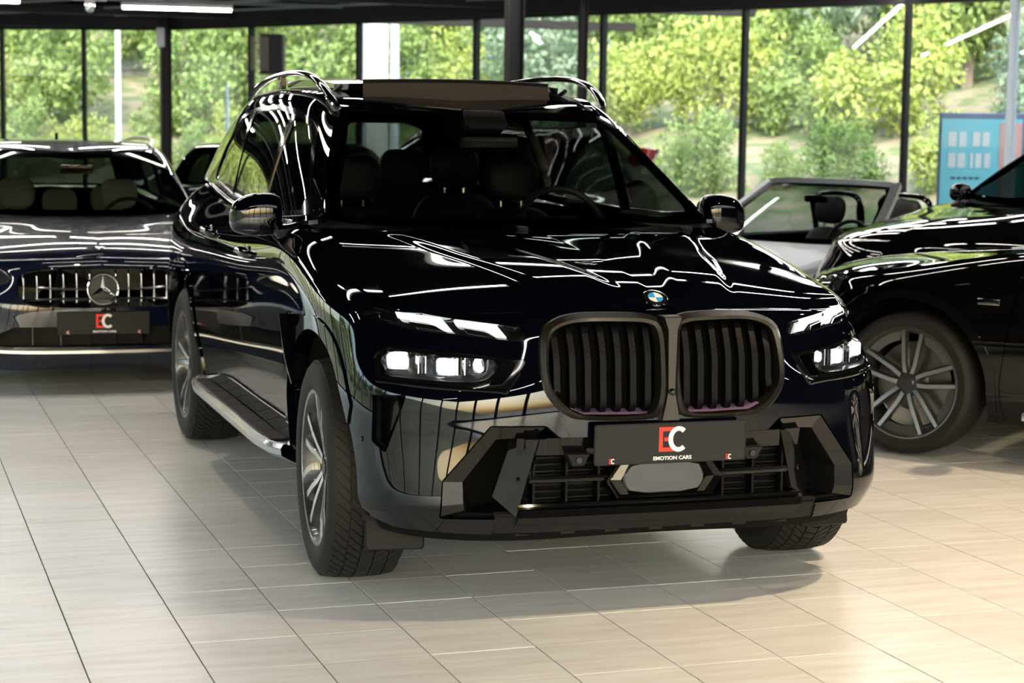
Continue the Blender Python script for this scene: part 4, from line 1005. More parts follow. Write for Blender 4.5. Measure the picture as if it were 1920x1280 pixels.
# ---- dealer plate
def plate(parent, c, rot=(0, 0, 0), w=.53, h=.132):
    g = box((0, 0, 0), (w, .012, h), .008); p = obj('licence_plate', g, MT['plate'], parent); p.location = c; p.rotation_euler = rot
    A = Matrix(((1,0,0,0),(0,0,-1,-.0066),(0,1,0,0),(0,0,0,1)))
    def t(s, x, z, size, mat, bold=0., sx=1., d=0.): return text('plate_lettering', s, size, MT[mat], p, Matrix.Translation((x, -d, z))@A, .0005, 'CENTER', bold, sx)
    # the E is built from bars with a square notch; the C overlaps it
    def flat(poly, mat, d, nm='plate_lettering'):
        P = np.array([(a, -.0062-d, b) for a, b in poly]); return obj(nm, cat((P, [list(range(len(P)))])), MT[mat], p)
    z0 = .012
    def ec(cx, cz, s):
        x0 = cx-.048*s
        for q in (((0,-.040),(.013,-.040),(.013,.040),(0,.040)), ((.013,.027),(.052,.027),(.052,.040),(.013,.040)), ((.013,-.040),(.052,-.040),(.052,-.027),(.013,-.027)), ((.018,-.006),(.034,-.006),(.034,.006),(.018,.006))):
            flat([(x0+a*s, cz+b*s) for a, b in q], 'red', .0006)
        n = 26; th = np.linspace(R(48), R(312), n); ox = cx+.020*s
        out = [(ox+.036*s*math.cos(a), cz+.042*s*math.sin(a)) for a in th]; inn_ = [(ox+.020*s*math.cos(a), cz+.027*s*math.sin(a)) for a in th]
        V = np.array([(a, -.0076, b) for a, b in out+inn_]); obj('plate_lettering', (V, [[i, i+1, n+i+1, n+i] for i in range(n-1)]), MT['white'], p)
    ec(0.005, z0, 1.0); ec(-.205, -.053, .20); ec(.205, -.053, .20)
    t('EMOTION CARS', .005, -.050, .0165, 'white', .0004, 1.12)
    obj('plate_frame', ring(np.array([(a, -.007, b) for a, b in rrect(w, h, .008)]), np.array([(a, -.007, b) for a, b in rrect(w-.006, h-.006, .006)])), MT['plastic'], p)
    return p
plate(suv, (0, -.892, .586), (R(1), 0, 0))
# ---- mirrors, handles, running boards, wheels, vents
for sg in (1, -1):
    def X(g): return g if sg > 0 else mirx(g)
    mh = obj('door_mirror', X(smooth_blob([(.905,.955,1.248,.020,.030,2.2),(.912,.952,1.245,.050,.068,2.4),(.935,.950,1.243,.066,.083,2.8),(.985,.950,1.243,.070,.086,3.0),(1.045,.955,1.240,.066,.080,3.0),(1.09,.962,1.232,.054,.064,2.6),(1.106,.968,1.226,.036,.042,2.3),(1.110,.972,1.222,.014,.018,2)], 34, 30)), P_, suv)
    obj('mirror_lower_shell', X(smooth_blob([(.90,.962,1.196,.02,.020,2.5),(.935,.958,1.185,.060,.026,3),(1.0,.958,1.182,.066,.026,3),(1.065,.962,1.184,.060,.024,3),(1.10,.968,1.193,.03,.015,2.5)], 20, 24)), MT['gloss'], mh)
    obj('mirror_glass', X(xf(prism(rrect(.165, .115, .03, 5), 0, .004), (1.0, 1.022, 1.243))), MT['mirror'], mh)
    obj('mirror_arm', X(tube(thru([(.845,.83,1.205),(.885,.87,1.188),(.93,.93,1.182),(.97,.955,1.185)], 16), 1., sec=[(.035*math.cos(a), .022*math.sin(a)) for a in np.arange(10)*math.pi/5])), MT['gloss'], mh)
    for nm, yy, zz in (('front_door_handle', 1.40, 1.062), ('rear_door_handle', 2.42, 1.095)):
        i = np.argmin((wall.V[:, 1]-yy)**2+(wall.V[:, 2]-zz)**2); x0 = wall.V[i, 0]
        h = obj(nm, X(tube(thru([(x0-.004,yy-.115,zz-.004),(x0+.020,yy-.095,zz-.001),(x0+.034,yy-.03,zz+.002),(x0+.034,yy+.05,zz+.004),(x0+.022,yy+.10,zz+.004),(x0-.004,yy+.118,zz+.003)], 26), 1., sec=[(.010*math.cos(a), .016*math.sin(a)) for a in np.arange(12)*math.pi/6])), P_, suv)
        obj('handle_recess', X(xf(smooth_blob([(-.004,0,0,.07,.033,2),(.001,0,0,.066,.03,2),(.0025,0,0,.05,.02,2)], 8, 26), (x0+.001, yy-.01, zz))), MT['paint'], h)
    # running board
    P = [(.50,1.045),(.62,1.065),(1.5,1.068),(2.3,1.062),(2.52,1.03)]
    ys = np.linspace(.50, 2.58, 40); xo = np.interp(ys, [.50,.58,.8,2.3,2.5,2.58], [1.00,1.035,1.052,1.052,1.03,.985]); zb = np.interp(ys, [.5,2.58], [.385,.392])
    def prof(dx, dz, base=None): return np.c_[(xo if base is None else np.full(40, base))+dx, ys, zb+dz]
    rb = obj('running_board', X(cat(strip(prof(0,0,.93), prof(-.028,.004)), strip(prof(-.012,.002), prof(0,-.010)), strip(prof(0,-.010), prof(-.004,-.034)), strip(prof(-.004,-.034), prof(-.03,-.05)), strip(prof(-.03,-.05), prof(0,-.075,.88)))), MT['alu'], suv, 40)
    obj('board_edge', X(cat(strip(prof(-.028,.004), prof(-.020,.010)), strip(prof(-.020,.010), prof(-.010,.008)), strip(prof(-.010,.008), prof(0,-.008)))), MT['rimface'], rb)
    obj('board_underside', X(cat(strip(prof(-.003,-.035), prof(-.03,-.05)), strip(prof(-.03,-.05), prof(-.0,-.085,.90)))), MT['alu'], rb)
    n = 8; yy = np.linspace(.62, 2.46, n+1)
    for a, b in zip(yy[:-1], yy[1:]): obj('rubber_pad', X(box((.985, (a+b)/2, (zb[0]+zb[-1])/2+.006), (.062, b-a-.010, .006))), MT['plastic'], rb)
    # fender vent and its blade
    i = np.argmin((wall.V[:, 1]-.40)**2+(wall.V[:, 2]-.78)**2); x0 = wall.V[i, 0]
    c = np.array(closed(side_vent, 30, 1)); A = np.c_[np.interp(c[:, 0], [.28,.48], [wall.V[i, 0]+.004]*2), c]; B = A.copy(); B[:, 0] -= .045
    sv = obj('side_vent', X(cat(ring(A, B), (B, [list(range(len(B)))]))), MT['gloss'], suv)
    obj('vent_blade', X(tube(thru([(x0-.004,.30,.655),(x0+.010,.37,.76),(x0+.012,.44,.895)], 14), 1., sec=[(.006,.02),(.006,-.02),(-.004,-.02),(-.004,.02)], up=(1, 0, 0))), MT['gloss'], sv)
    for k, mt in enumerate(('blue_stripe', 'red_stripe')): obj('badge_stripe', X(box((x0+.0075, .505+.012*k, .872), (.002, .010, .022))), MT[mt], sv)
    obj('badge_letter', X(box((x0+.0075, .535, .872), (.002, .024, .022))), MT['chrome'], sv)
    for nm, yy, st in (('front_wheel', 0., -.045), ('rear_wheel', 3.105, 0)):
        wheel(suv, nm, (sg*.845, yy, .39), sg, steer=st, spin=R(8) if yy == 0 else R(-10))
# wiper arms
for (x0, x1) in ((-.62, -.02), (.10, .68)):
    obj('wiper', cat(tube([(x1,.60,1.205),((x0+x1)/2,.66,1.222),(x0,.70,1.24)], .008, 6), box((x1,.585,1.20), (.04,.04,.02), .006)), MT['plastic'], suv)
# washer jets on the hood
# ---- cabin
cab = obj('cabin_floor', cat(box((0, 2.2, .38), (1.6, 3.4, .04)), box((0, .62, .75), (1.5, .04, .7)), box((0, 3.95, .85), (1.3, .04, .85))), MT['carpet'], suv)
for sg in (1, -1):
    obj('door_card', box((sg*.84, 1.9, .74), (.04, 2.3, .66)), MT['carpet'], suv)
obj('headliner', roof.clip(outside(SR, XY)).off(-.045).both(), MT['carpet'], suv)
dash = smooth_blob([(-.80,.90,1.06,.10,.08,2.5),(-.76,.90,1.07,.22,.11,3),(-.30,.88,1.075,.25,.12,3),(.15,.88,1.075,.25,.12,3),(.30,.89,1.085,.25,.13,3),(.48,.89,1.085,.25,.13,3),(.76,.90,1.07,.22,.11,3),(.80,.90,1.06,.10,.08,2.5)], 30, 24)
obj('dashboard', dash, MT['leather'], suv)
MT['helm'] = mk('steering_leather', (.05, .05, .05), .35)
def steering(parent, c, r=.19, tilt=R(-24)):
    a = np.linspace(0, 2*math.pi, 41)[:-1]
    V, F = lathe([(.015*math.cos(t), r+.015*math.sin(t)) for t in np.arange(8)*math.pi/4], 40, True); V = V[:, [1, 0, 2]]
    h = obj('steering_wheel', xf((V, F), c, (tilt, 0, 0)), MT['helm'], parent)
    obj('wheel_boss', xf(cat(box((0, 0, 0), (.15, .04, .12), .03), box((0, 0, -.01), (.36, .018, .03)), box((0, 0, -.10), (.035, .018, .16))), c, (tilt, 0, 0)), MT['leather'], h)
steering(suv, (.37, 1.20, 1.165))
def seat(parent, x, y, mat, z=0., w=.52, hr=True, hh=0., nm='front_seat'):
    g = cat(smooth_blob([(y-.02,.50+z,x,.02,.16,3),(y+.02,.52+z,x,.07,w*.48,4),(y+.25,.55+z,x,.09,w*.5,4),(y+.48,.57+z,x,.08,w*.48,4),(y+.54,.57+z,x,.03,w*.42,3)], 14, 24, 'y'),
            xf(smooth_blob([(0,0,0,w*.42,.03,3),(.05,0,0,w*.48,.075,3.2),(.35,0,0,w*.49,.085,3.2),(.55,0,0,w*.42,.075,3),(.63,0,0,w*.30,.055,2.6),(.645,0,0,w*.16,.02,2.5)], 16, 24, 'z'), (x, y+.52, .56+z), (R(-12), 0, 0)))
    s = obj(nm, g, mat, parent)
    if hr:
        hd_ = xf(smooth_blob([(-.10,0,0,.05,.03,2.6),(-.09,0,0,.115,.05,3),(0,0,0,.135,.058,3),(.08,0,0,.125,.055,3),(.105,0,0,.08,.03,2.6)], 14, 24, 'z'), (x, y+.665, 1.32+z+hh), (R(-8), 0, 0))
        h = obj('head_restraint', hd_, mat, s)
        for dx in (-.05, .05): obj('restraint_post', tube([(x+dx, y+.66, 1.15+z), (x+dx, y+.665, 1.25+z+hh)], .006, 8), MT['chrome'], s)
    return s
for x_ in (-.38, .38):
    seat(suv, x_, 1.28, MT['leather'], .04, nm='front_seat')
    seat(suv, x_*1.05, 2.28, MT['leather'], .07, .56, nm='middle_seat')
    seat(suv, x_*.9, 3.10, MT['leather'], .10, .48, hh=-.05, nm='third_row_seat')
rm = obj('interior_mirror', xf(blob([(-.125,0,0,.006,.02,2.5),(-.12,0,0,.014,.036,3),(.12,0,0,.014,.036,3),(.125,0,0,.006,.02,2.5)], 20), (.02, 1.16, 1.535)), MT['gloss'], suv)
obj('mirror_face', xf(prism(rrect(.235, .066, .02), .014, .018), (.02, 1.16, 1.535)), MT['mirror'], rm)
obj('sensor_housing', xf(prism([(-.09,.035),(.09,.035),(.06,-.055),(-.06,-.055)], -.04, .06, .01), (.0, 1.17, 1.605), (R(40), 0, 0)), MT['plastic'], suv)
for x_ in (-.045, .045): obj('camera_eye', xf(blob([(0,0,0,.010,.010,2),(.012,0,0,.011,.011,2)], 14, 'y'), (x_, 1.135, 1.60)), MT['chrome'], suv)
obj('tail_lamp', cat(*[X2 for X2 in (box((.66,4.19,1.0), (.25,.05,.09), .02), box((-.66,4.19,1.0), (.25,.05,.09), .02))]), MT['tail'], suv)
# ---------------------------------------------------------------- other cars: reshaped shells with their own fronts
class Shape:
    """reshapes the big shell into another car: x scale, y map, z map (smooth polynomials)"""
    def __init__(s, sx, ypts, zpts, deg=3):
        s.sx = sx; s.py = np.polyfit(*zip(*ypts), min(deg, len(ypts)-1)); s.pz = np.polyfit(*zip(*zpts), min(deg, len(zpts)-1))
        s.dy, s.dz = np.polyder(s.py), np.polyder(s.pz)
    def __call__(s, sh):
        V = np.c_[sh.V[:, 0]*s.sx, np.polyval(s.py, sh.V[:, 1]), np.polyval(s.pz, sh.V[:, 2])]
        N = np.c_[sh.N[:, 0]/s.sx, sh.N[:, 1]/np.polyval(s.dy, sh.V[:, 1]), sh.N[:, 2]/np.polyval(s.dz, sh.V[:, 2])]
        return Sheet(V, sh.F, nrm(N))
    def pts(s, P): P = np.asarray(P, float); return np.c_[P[:, 0]*s.sx, np.polyval(s.py, P[:, 1]), np.polyval(s.pz, P[:, 2])]
_lo = dict(wall=patch(suv_wall(), 190, 70), hood=patch(hn, 60, 70), gs=patch(GS, 110, 40), roof=patch(RN, 50, 80), ws=wsn, tw=tw)
_lo['wall'].N[_lo['wall'].V[:, 0] < 1e-4, 0] = 0; _lo['wall'].N = nrm(_lo['wall'].N)
if _lo['hood'].N[2000, 2] < 0: _lo['hood'].N *= -1
_lo['hood'].N[_lo['hood'].V[:, 0] < 1e-4, 0] = 0; _lo['hood'].N = nrm(_lo['hood'].N)
for k in ('gs', 'roof'):
    if _lo[k].N[len(_lo[k].N)//2, 0 if k == 'gs' else 2] < 0: _lo[k].N *= -1
def shell(rt, S, paint, wb, Rw, wide, holes=(), cab=True, style='five', seats='leather', front=True, rim=.25, tread_q=False, ar=None, fenders=(1, -1)):
    ar = ar or Rw+.055; wy = (float(np.polyval(S.py, 0.)), float(np.polyval(S.py, 0.))+wb); ca = lambda yc: (lambda V: np.hypot(V[:, 1]-yc, V[:, 2]-Rw)-ar)
    wl = _lo['wall']
    def fin(s, hol=True):
        s = S(s).clip(ca(wy[0])).clip(ca(wy[1]))
        if hol:
            for q in holes: s = s.clip(lambda V, q=q: np.where(V[:, 1] < -.2, outside(q, r=.008)(V), 1))
        return s
    def pt(nm, s, both=False, hol=True, m=None, off=0.):
        s = fin(s, hol)
        if off: s = s.off(off)
        if both: obj(nm, s.rim(T_).both(), m or paint, rt)
        else:
            for sg in fenders: obj(nm, (s if sg > 0 else s.mirror()).rim(T_), m or paint, rt)
    pt('bumper', wl.clip(lambda V: -seam(V)-G), True)
    pt('fender', wl.clip(lambda V: seam(V)-G).clip(lambda V: -door_line(V)-G))
    pt('front_door', wl.clip(lambda V: door_line(V)-G).clip(lambda V: -b_line(V)-G).clip(sill), hol=False)
    pt('rear_door', wl.clip(lambda V: b_line(V)-G).clip(lambda V: -rear_line(V)-G).clip(sill), hol=False)
    pt('rear_quarter', wl.clip(lambda V: rear_line(V)-G), hol=False)
    pt('sill', wl.clip(lambda V: door_line(V)-G).clip(lambda V: -rear_line(V)).clip(lambda V: -sill(V)-G), hol=False, m=MT['gloss'])
    hs_ = _lo['hood'].clip(lambda V: np.where(V[:, 1] < -.45, V[:, 2]-.975, 1)).clip(lambda V: V[:, 1]+.78)
    obj('hood', S(hs_).off(.001).rim(.02).both(), paint, rt)
    obj('body_shell', fin(wl).off(-.022).both(), MT['dark'], rt)
    g = []
    for yc in wy:
        for sg in (1, -1):
            V, F = rotx(lathe([(wide-.40, .0), (wide-.40, ar), (wide-.05, ar)], 20, False, R(200)), R(-10)); g.append((np.c_[V[:, 0]*sg, -V[:, 1], V[:, 2]]+np.array([0, yc, Rw]), F))
    stuff(obj('wheel_well_liner', cat(*g), MT['dark'], rt))
    obj('underbody', box((0, wb/2, .26), (wide*1.6, wb-.95, .08)), MT['dark'], rt)
    for nm, yc in (('front_wheel', wy[0]), ('rear_wheel', wy[1])):
        for sg in (1, -1): wheel(rt, nm, (sg*(wide-.14), yc, Rw), sg, Rt=Rw, wid=.235, Rr=rim, style=style, treadq=tread_q, spin=R(-6))
    if cab:
        gs_, rf = _lo['gs'], _lo['roof']
        for sg in (1, -1):
            s = S(gs_.clip(outside(WIN, YZ, r=.03))).rim(.02); obj('side_frame', s if sg > 0 else s.mirror(), paint, rt)
            s = S(gs_.clip(inside(WIN, YZ, r=.03))); obj('side_glass', s if sg > 0 else s.mirror(), MT['sg'], rt)
            for f in (bp_l, cp_l):
                s = S(gs_.clip(inside(WIN, YZ, r=.03)).clip(lambda V: .036-np.abs(f(V)))).off(.003).rim(.015); obj('door_pillar', s if sg > 0 else s.mirror(), MT['gloss'], rt)
        obj('roof', S(rf).rim(.02).both(), paint, rt)
        obj('tailgate_frame', S(_lo['tw'].clip(outside(RWp, XZ, r=.03))).rim(.02).both(), paint, rt); obj('rear_window', S(_lo['tw'].clip(inside(RWp, XZ, r=.03))).both(), MT['sg'], rt)
        obj('headliner', S(rf).off(-.05).both(), MT['carpet'], rt)
    obj('windscreen', S(_lo['ws']).both(), MT['ws'], rt)
    obj('windscreen_border', S(_lo['ws'].clip(outside(WI, XZ, r=.02)).off(-.004)).both(), MT['gloss'], rt)
    obj('cowl_panel', (S.pts(cowl[0]), cowl[1]), MT['plastic'], rt)
    d = smooth_blob([(-.80,.93,1.04,.10,.07,2.5),(-.76,.93,1.05,.22,.11,3),(0,.91,1.055,.25,.12,3),(.76,.93,1.05,.22,.11,3),(.80,.93,1.04,.10,.07,2.5)], 20, 20)
    obj('dashboard', (S.pts(d[0]), d[1]), MT['plastic'], rt)
    obj('cabin_floor', (S.pts(box((0, 2.2, .42), (1.6, 3.3, .04))[0]), box((0, 0, 0), (1, 1, 1))[1]), MT['carpet'], rt)
    return wy
def place_at(px, py, depth, loc_pt, rz):
    """world location so that local point loc_pt sits at that spot"""
    p = at(px, py, depth); a = rz; x = loc_pt[0]*math.cos(a)-loc_pt[1]*math.sin(a); y = loc_pt[0]*math.sin(a)+loc_pt[1]*math.cos(a)
    return (p.x-x, p.y-y, 0)
def mirror_pair(rt, c, paint, sides=(1, -1)):
    for sg in sides:
        g = smooth_blob([(c[0],c[1],c[2],.02,.02,2.2),(c[0]+.01,c[1],c[2],.045,.055,2.6),(c[0]+.09,c[1],c[2],.055,.068,3),(c[0]+.16,c[1]+.01,c[2]-.005,.045,.052,2.6),(c[0]+.185,c[1]+.02,c[2]-.01,.012,.016,2)], 20, 22)
        m_ = obj('door_mirror', g if sg > 0 else mirx(g), paint, rt)
        g = tube([(c[0]-.07,c[1]-.04,c[2]-.03),(c[0]+.05,c[1],c[2]-.045)], .02, 8); obj('mirror_arm', g if sg > 0 else mirx(g), MT['gloss'], m_)

# ---- dark blue estate facing the camera at the left
wloc = place_at(198, 604, 11.1, (0, -.80, 0), 0.)
wag = root('car', 'dark blue estate car facing the camera at the left, chrome slatted grille with round star', 'car', wloc, R(-1))
SW_ = Shape(.925, [(-.87,-.80),(.58,.66),(4.25,3.95)], [(.2,.15),(.66,.49),(1.02,.817),(1.20,1.012),(1.66,1.39),(1.78,1.49)], 3)
WG = [(0.485, 0.637), (0.47, 0.707), (0.41, 0.744), (0.2, 0.757), (-0.01, 0.759), (-0.01, 0.527), (0.25, 0.53), (0.42, 0.544), (0.475, 0.582)]
WH = [(0.5, 0.707), (0.56, 0.762), (0.7, 0.817), (0.84, 0.837), (0.86, 0.772), (0.8, 0.687), (0.7, 0.647), (0.56, 0.652)]
WL = [(-0.01, 0.417), (0.5, 0.417), (0.6, 0.372), (0.66, 0.302), (-0.01, 0.297)]
wsh = SW_(_lo['wall']); WF = Face(wsh)
shell(wag, SW_, MT['paint_blue'], 2.94, .345, .925, holes=(WG, WH, WL), rim=.235)
mm = lambda poly: [(x if x > 0 else 0., z) for x, z in poly]+[(-x, z) for x, z in poly[::-1] if x > 0]
full = closed([(x, z) for x, z in WG if x > 0]+[(-x, z) for x, z in WG[::-1] if x > 0], 72, 1)
A = WF(full, -.002); B = A.copy(); B[:, 1] += .07
gr = obj('front_grille', cat(ring(A, B), (B, [list(range(72))])), MT['dark'], wag)
obj('grille_surround', tube(np.vstack([A, A[:1]]), .008, 6, False), MT['gloss'], gr)
for k in range(-6, 7):
    if k == 0: continue
    x_ = k*.0745; zt = .747-.03*(abs(x_)/.45)**4; zb_ = .540+.02*(abs(x_)/.45)**4; y_ = WF([(x_, .64)])[0][1]
    obj('grille_slat', tube([(x_, y_+.012, zb_), (x_, y_-.004, zb_+.02), (x_, y_-.004, zt-.02), (x_, y_+.012, zt)], .0062, 8), MT['chrome'], gr)
y_ = WF([(0, .64)])[0][1]
V, F = lathe([(.094*1+.0*a, 0) for a in ()] or [(.006*math.cos(t), .088+.007*math.sin(t)) for t in np.arange(8)*math.pi/4], 48, True)
emb = obj('star_emblem', xf((np.c_[V[:, 1], V[:, 0], V[:, 2]], F), (0, y_-.022, .640)), MT['chrome'], gr)
V, F = lathe([(0, 0), (0, .086)], 40); obj('emblem_disc', xf((np.c_[V[:, 1], V[:, 0], V[:, 2]], F), (0, y_-.012, .640)), MT['badgeblack'], emb)
for k in range(3):
    a = math.pi/2+k*2*math.pi/3; P = [(math.cos(a)*.084, math.sin(a)*.084), (math.cos(a+R(60))*.016, math.sin(a+R(60))*.016), (0, 0), (math.cos(a-R(60))*.016, math.sin(a-R(60))*.016)]
    V = np.array([(P[0][0], y_-.022, P[0][1]+.640), (P[1][0], y_-.018, P[1][1]+.640), (0, y_-.032, .640), (P[3][0], y_-.018, P[3][1]+.640)]); obj('star_arm', (V, [(0, 1, 2), (0, 2, 3)]), MT['chrome'], emb, 5)
h_ = SW_(_lo['hood']); i = np.argmin(h_.V[:, 0]**2*4+(h_.V[:, 1]+.60)**2); hb_ = Vector(h_.V[i]); hn_ = Vector(h_.N[i])
V, F = lathe([(0, .026), (.004, .025), (.005, .019), (.003, .017), (.003, 0)], 24); V = V[:, [1, 2, 0]]
obj('hood_emblem', ((np.c_[V, np.ones(len(V))]@np.array(M4(Vector((1, 0, 0)), hn_.cross(Vector((1, 0, 0))), hn_, hb_)).T)[:, :3], F), MT['chrome'], wag)
plate(wag, (0, WF([(0, .440)])[0][1]-.012, .440), w=.53, h=.132)
fl = closed([(x, z) for x, z in WL if x > 0]+[(-x, z) for x, z in WL[::-1] if x > 0], 60, 0)
A = WF(fl, -.002); B = A.copy(); B[:, 1] += .10
lw = obj('lower_intake', cat(ring(A, B), (B, [list(range(60))])), MT['plastic'], wag)
for x_ in np.linspace(-.40, .40, 6): obj('intake_strut', box((x_, WF([(x_, .36)])[0][1]+.05, .357), (.006, .03, .115)), MT['gloss'], lw)
ch_p = thru(WF([(x, .272+.012*(abs(x)/.7)**3) for x in np.linspace(-.72, .72, 17)], .010), 60)
obj('chrome_strip', tube(ch_p, 1., sec=[(.012, .007), (-.012, .010), (-.012, -.008), (.012, -.010)]), MT['alu'], wag)
for sg in (1, -1):
    P = WF(closed(WH, 44, 1), -.003); Q = P.copy(); Q[:, 1] += .06
    X = (lambda g: g) if sg > 0 else mirx
    hl = obj('headlamp', X(cat(ring(P, Q), (Q, [list(range(44))]))), MT['rimdark'], wag)
    obj('lamp_lens', X((P, [list(range(44))])), MT['lens'], hl)
    obj('light_guide', X(tube(thru(WF([(.53,.707),(.60,.762),(.74,.807)], -.02), 14), .007, 6)), MT['rimface'], hl)
    for x_ in (.62, .73): obj('projector', X(xf(blob([(-.02,0,0,.030,.030,2),(.0,0,0,.036,.036,2),(.03,0,0,.036,.036,2)], 20, 'y'), (x_, WF([(x_, .73)])[0][1]+.035, .727))), MT['chrome'], hl)
    fq = WF([(.58,.47),(.74,.50),(.80,.40),(.68,.32)], -.001); fq2 = fq+np.array([0, .05, 0])
    obj('side_intake', X(cat(ring(fq, fq2), (fq+np.array([0, -.002, 0]), [(0, 1, 2, 3)]))), MT['gloss'], wag, 20)
    rp = thru(SW_.pts([(.585,1.50,1.720),(.62,1.62,1.765),(.635,2.0,1.80),(.62,3.0,1.80),(.58,3.6,1.745)]), 30)*np.array([sg, 1, 1])
    obj('roof_rail', tube(rp, .014, 8), MT['alu'], wag)
    a_ = SW_.pts([(.80,.68,1.24),(.715,.985,1.44),(.603,1.33,1.655)])*np.array([sg, 1, 1])
for x_ in (-.36, .36):
    seat(wag, x_, 1.22, MT['cream'], -.22, nm='front_seat'); seat(wag, x_, 2.10, MT['cream'], -.24, .5, nm='rear_seat', hh=-.05)
seat(wag, 0, 2.10, MT['cream'], -.26, .40, nm='rear_seat', hh=-.06)
steering(wag, (.36, 1.10, .92)); mirror_pair(wag, (.90, .90, .99), MT['paint_blue'])
im = obj('interior_mirror', box((0, 1.12, 1.29), (.22, .03, .06), .012), MT['gloss'], wag)
# wing shaped antenna fin on roof
obj('roof_fin', xf(prism([(-.07,0),(.09,0),(.085,.05),(.05,.045)], -.012, .012, .004), (0, 3.1, 1.478), (0, 0, R(-90))), MT['paint_blue'], wag)

# ---- black SUV at the right, side on, front wheel in view
near_rz = R(215)
p_ = at(1684, 713, 9.45)
nsu = root('car', 'black SUV side-on at the right, five twin-spoke alloy wheel and grey caliper in view', 'car', (0, 0, 0), near_rz)
SN = Shape(.95, [(-.87,-.83),(.58,.60),(4.25,4.0)], [(.2,.19),(1.02,.885),(1.20,1.035),(1.66,1.47),(1.78,1.60)], 3)
a_ = near_rz; off = np.array([.925*math.cos(a_), .925*math.sin(a_)]); nsu.location = (p_.x-off[0], p_.y-off[1], 0)
SNf = SN(_lo['wall']); NF = Face(SNf)
NH = [(.52,.76),(.62,.84),(.82,.875),(.86,.80),(.72,.73),(.56,.72)]
shell(nsu, SN, MT['paint_black'], 2.87, .365, .945, holes=(NH,), rim=.278, ar=.425)
for sg in (1, -1):
    P = NF(closed(NH, 44, 1), -.003); Q = P.copy(); Q[:, 1] += .06; X = (lambda g: g) if sg > 0 else mirx
    hl = obj('headlamp', X(cat(ring(P, Q), (Q, [list(range(44))]))), MT['rimdark'], nsu); obj('lamp_lens', X((P, [list(range(44))])), MT['lens'], hl)
    for x_ in (.62, .74): obj('projector', X(xf(blob([(-.02,0,0,.030,.030,2),(.03,0,0,.036,.036,2)], 20, 'y'), (x_, NF([(x_, .80)])[0][1]+.035, .80))), MT['chrome'], hl)
    wy0 = float(np.polyval(SN.py, 0.))
    s = SNf.clip(lambda V: np.hypot(V[:, 1]-wy0, V[:, 2]-.365)-.424).clip(lambda V: .470-np.hypot(V[:, 1]-wy0, V[:, 2]-.365)).clip(lambda V: V[:, 2]-.25)
    obj('wheel_arch_trim', (s if sg > 0 else s.mirror()).off(.006).rim(.03), MT['gloss'], nsu)
    fb = obj('fender_badge', X(box((.945*.985, .46, .80), (.006, .11, .030), .002)), MT['chrome'], nsu)
    obj('running_board', X(box((.93, 1.55, .27), (.16, 1.75, .04), .01)), MT['alu'], nsu)
mirror_pair(nsu, (.93, .78, 1.10), MT['paint_black'])

# ---- black SUV behind it, three-quarter front
far_rz = R(-75)
FS = Shape(.96, [(-.87,-.85),(.58,.58),(4.25,4.0)], [(.2,.2),(1.02,.97),(1.20,1.15),(1.66,1.60),(1.78,1.70)], 3)
l3 = place_at(1803, 352, 12.9, (-.76, .66), far_rz)
fsu = root('car', 'black SUV behind the side-on one at the right, showing hood, right mirror and windscreen', 'car', l3, far_rz)
shell(fsu, FS, MT['paint_black'], 2.95, .375, .96)
mirror_pair(fsu, (.90, .86, 1.21), MT['paint_black'])
for x_ in (-.38, .38): seat(fsu, x_, 1.30, MT['leather'], -.03, nm='front_seat')
steering(fsu, (.37, 1.12, 1.04))

# ---- matt grey convertible
cv_rz = R(-64)
CS = Shape(.93, [(-.87,-.85),(.58,.55),(4.25,3.30)], [(.2,.15),(1.02,.66),(1.20,.86),(1.66,1.24)], 2)
l4 = place_at(1462, 397, 13.6, (0, .60), cv_rz)
cvt = root('car', 'matt grey open-top two-seater in the background right of the foreground car', 'car', l4, cv_rz)
shell(cvt, CS, MT['matte'], 2.47, .33, .925, cab=False, rim=.24)
for sg in (1, -1):
    ap = CS.pts([(.815,.62,1.225),(.79,.72,1.28),(.715,.985,1.44),(.64,1.22,1.59),(.605,1.33,1.655)])*np.array([sg, 1, 1])
    obj('windscreen_pillar', tube(thru(ap, 20), 1., sec=[(.030, .022), (-.030, .026), (-.030, -.022), (.030, -.022)]), MT['matte'], cvt)
    hoop = [(sg*.52,1.72,.84),(sg*.53,1.70,1.02),(sg*.49,1.68,1.13),(sg*.30,1.68,1.155),(sg*.13,1.68,1.13),(sg*.10,1.70,1.02),(sg*.10,1.72,.84)]
    obj('roll_hoop', tube(thru(hoop, 30), 1., sec=[(.035*math.cos(a), .022*math.sin(a)) for a in np.arange(10)*math.pi/5]), MT['gloss'], cvt)
tp = CS.pts([(-.605,1.33,1.655),(-.40,1.28,1.668),(0,1.25,1.672),(.40,1.28,1.668),(.605,1.33,1.655)])
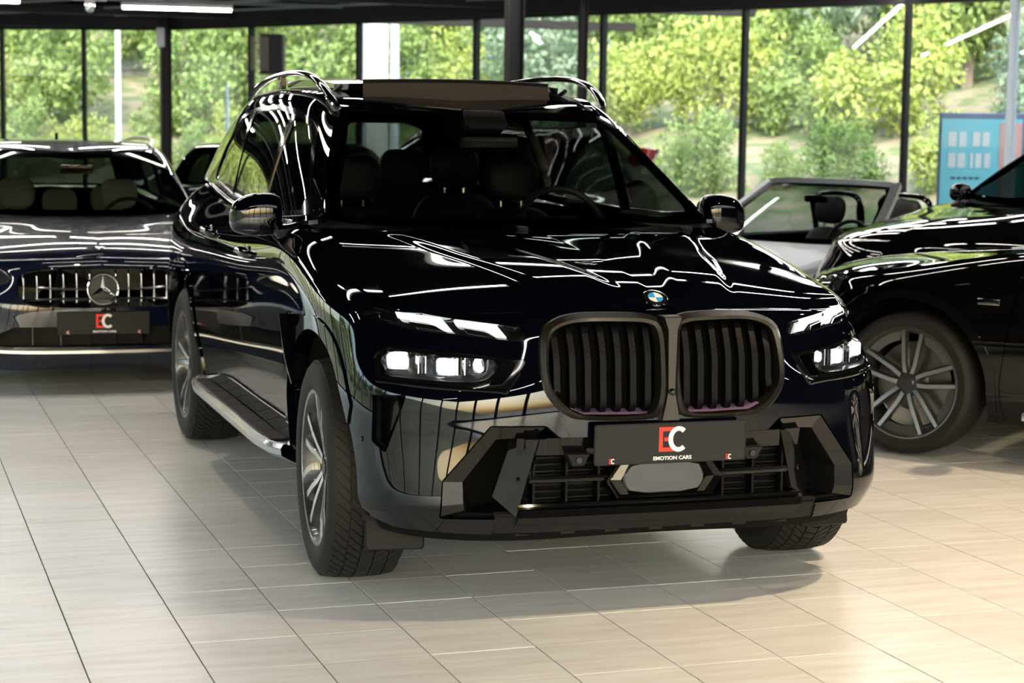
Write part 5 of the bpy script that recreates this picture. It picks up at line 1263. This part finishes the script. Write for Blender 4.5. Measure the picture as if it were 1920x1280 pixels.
obj('windscreen_header', tube(thru(tp, 30), 1., sec=[(.030, .020), (-.030, .020), (-.030, -.018), (.030, -.018)]), MT['matte'], cvt)
dk = [(x, y, z) for x, y, z in ((-.72,1.80,.90),(0,1.80,.92),(.72,1.80,.90))]; dk2 = [(-.70,2.5,.90),(0,2.55,.93),(.70,2.5,.90)]; dk3 = [(-.60,3.10,.80),(0,3.22,.83),(.60,3.10,.80)]
obj('rear_deck', cat(strip(dk, dk2), strip(dk2, dk3)), MT['matte'], cvt)
for x_ in (-.34, .34): seat(cvt, x_, .98, MT['leather'], -.30, .48, nm='bucket_seat', hh=0.)
steering(cvt, (.34, .92, .82), .175); mirror_pair(cvt, (.86, .80, .92), MT['matte'])
obj('interior_mirror', box((0, 1.0, 1.13), (.2, .03, .055), .012), MT['gloss'], cvt)

# ---- dark blue car behind the estate, and the red one hidden behind the foreground car
bl_rz = R(150)
BS = Shape(.93, [(-.87,-.85),(.58,.60),(4.25,3.85)], [(.2,.17),(1.02,.80),(1.20,.98),(1.66,1.38),(1.78,1.47)], 3)
l5 = place_at(312, 320, 17.5, (.80, 3.3), bl_rz)
bcar = root('car', 'navy car glimpsed between the estate and the foreground car at the left', 'car', l5, bl_rz)
shell(bcar, BS, MT['paint_blue'], 2.85, .34, .925)
rd_rz = R(-38)
MT['paint_red'] = mk('dark_red_paint', (.12, .004, .006), .2, .2, 1.)
l6 = place_at(1226, 300, 17.0, (.72, 3.95), rd_rz)
rcar = root('car', 'dark red SUV almost hidden behind the foreground car, one tail lamp showing', 'car', l6, rd_rz)
RS = Shape(.93, [(-.87,-.85),(.58,.60),(4.25,3.95)], [(.2,.2),(1.02,.95),(1.20,1.10),(1.66,1.53),(1.78,1.64)], 3)
shell(rcar, RS, MT['paint_red'], 2.8, .36, .93)

g = prism([(-.10,.06),(.16,.03),(.13,-.05),(.05,-.13),(-.10,-.08)], -.05, .05, .015)
for sg in (1, -1): obj('tail_lamp', xf(g, (sg*.60, 3.86, 1.42), (0, 0, 0), (sg, 1, 1)), MT['tail'], rcar)
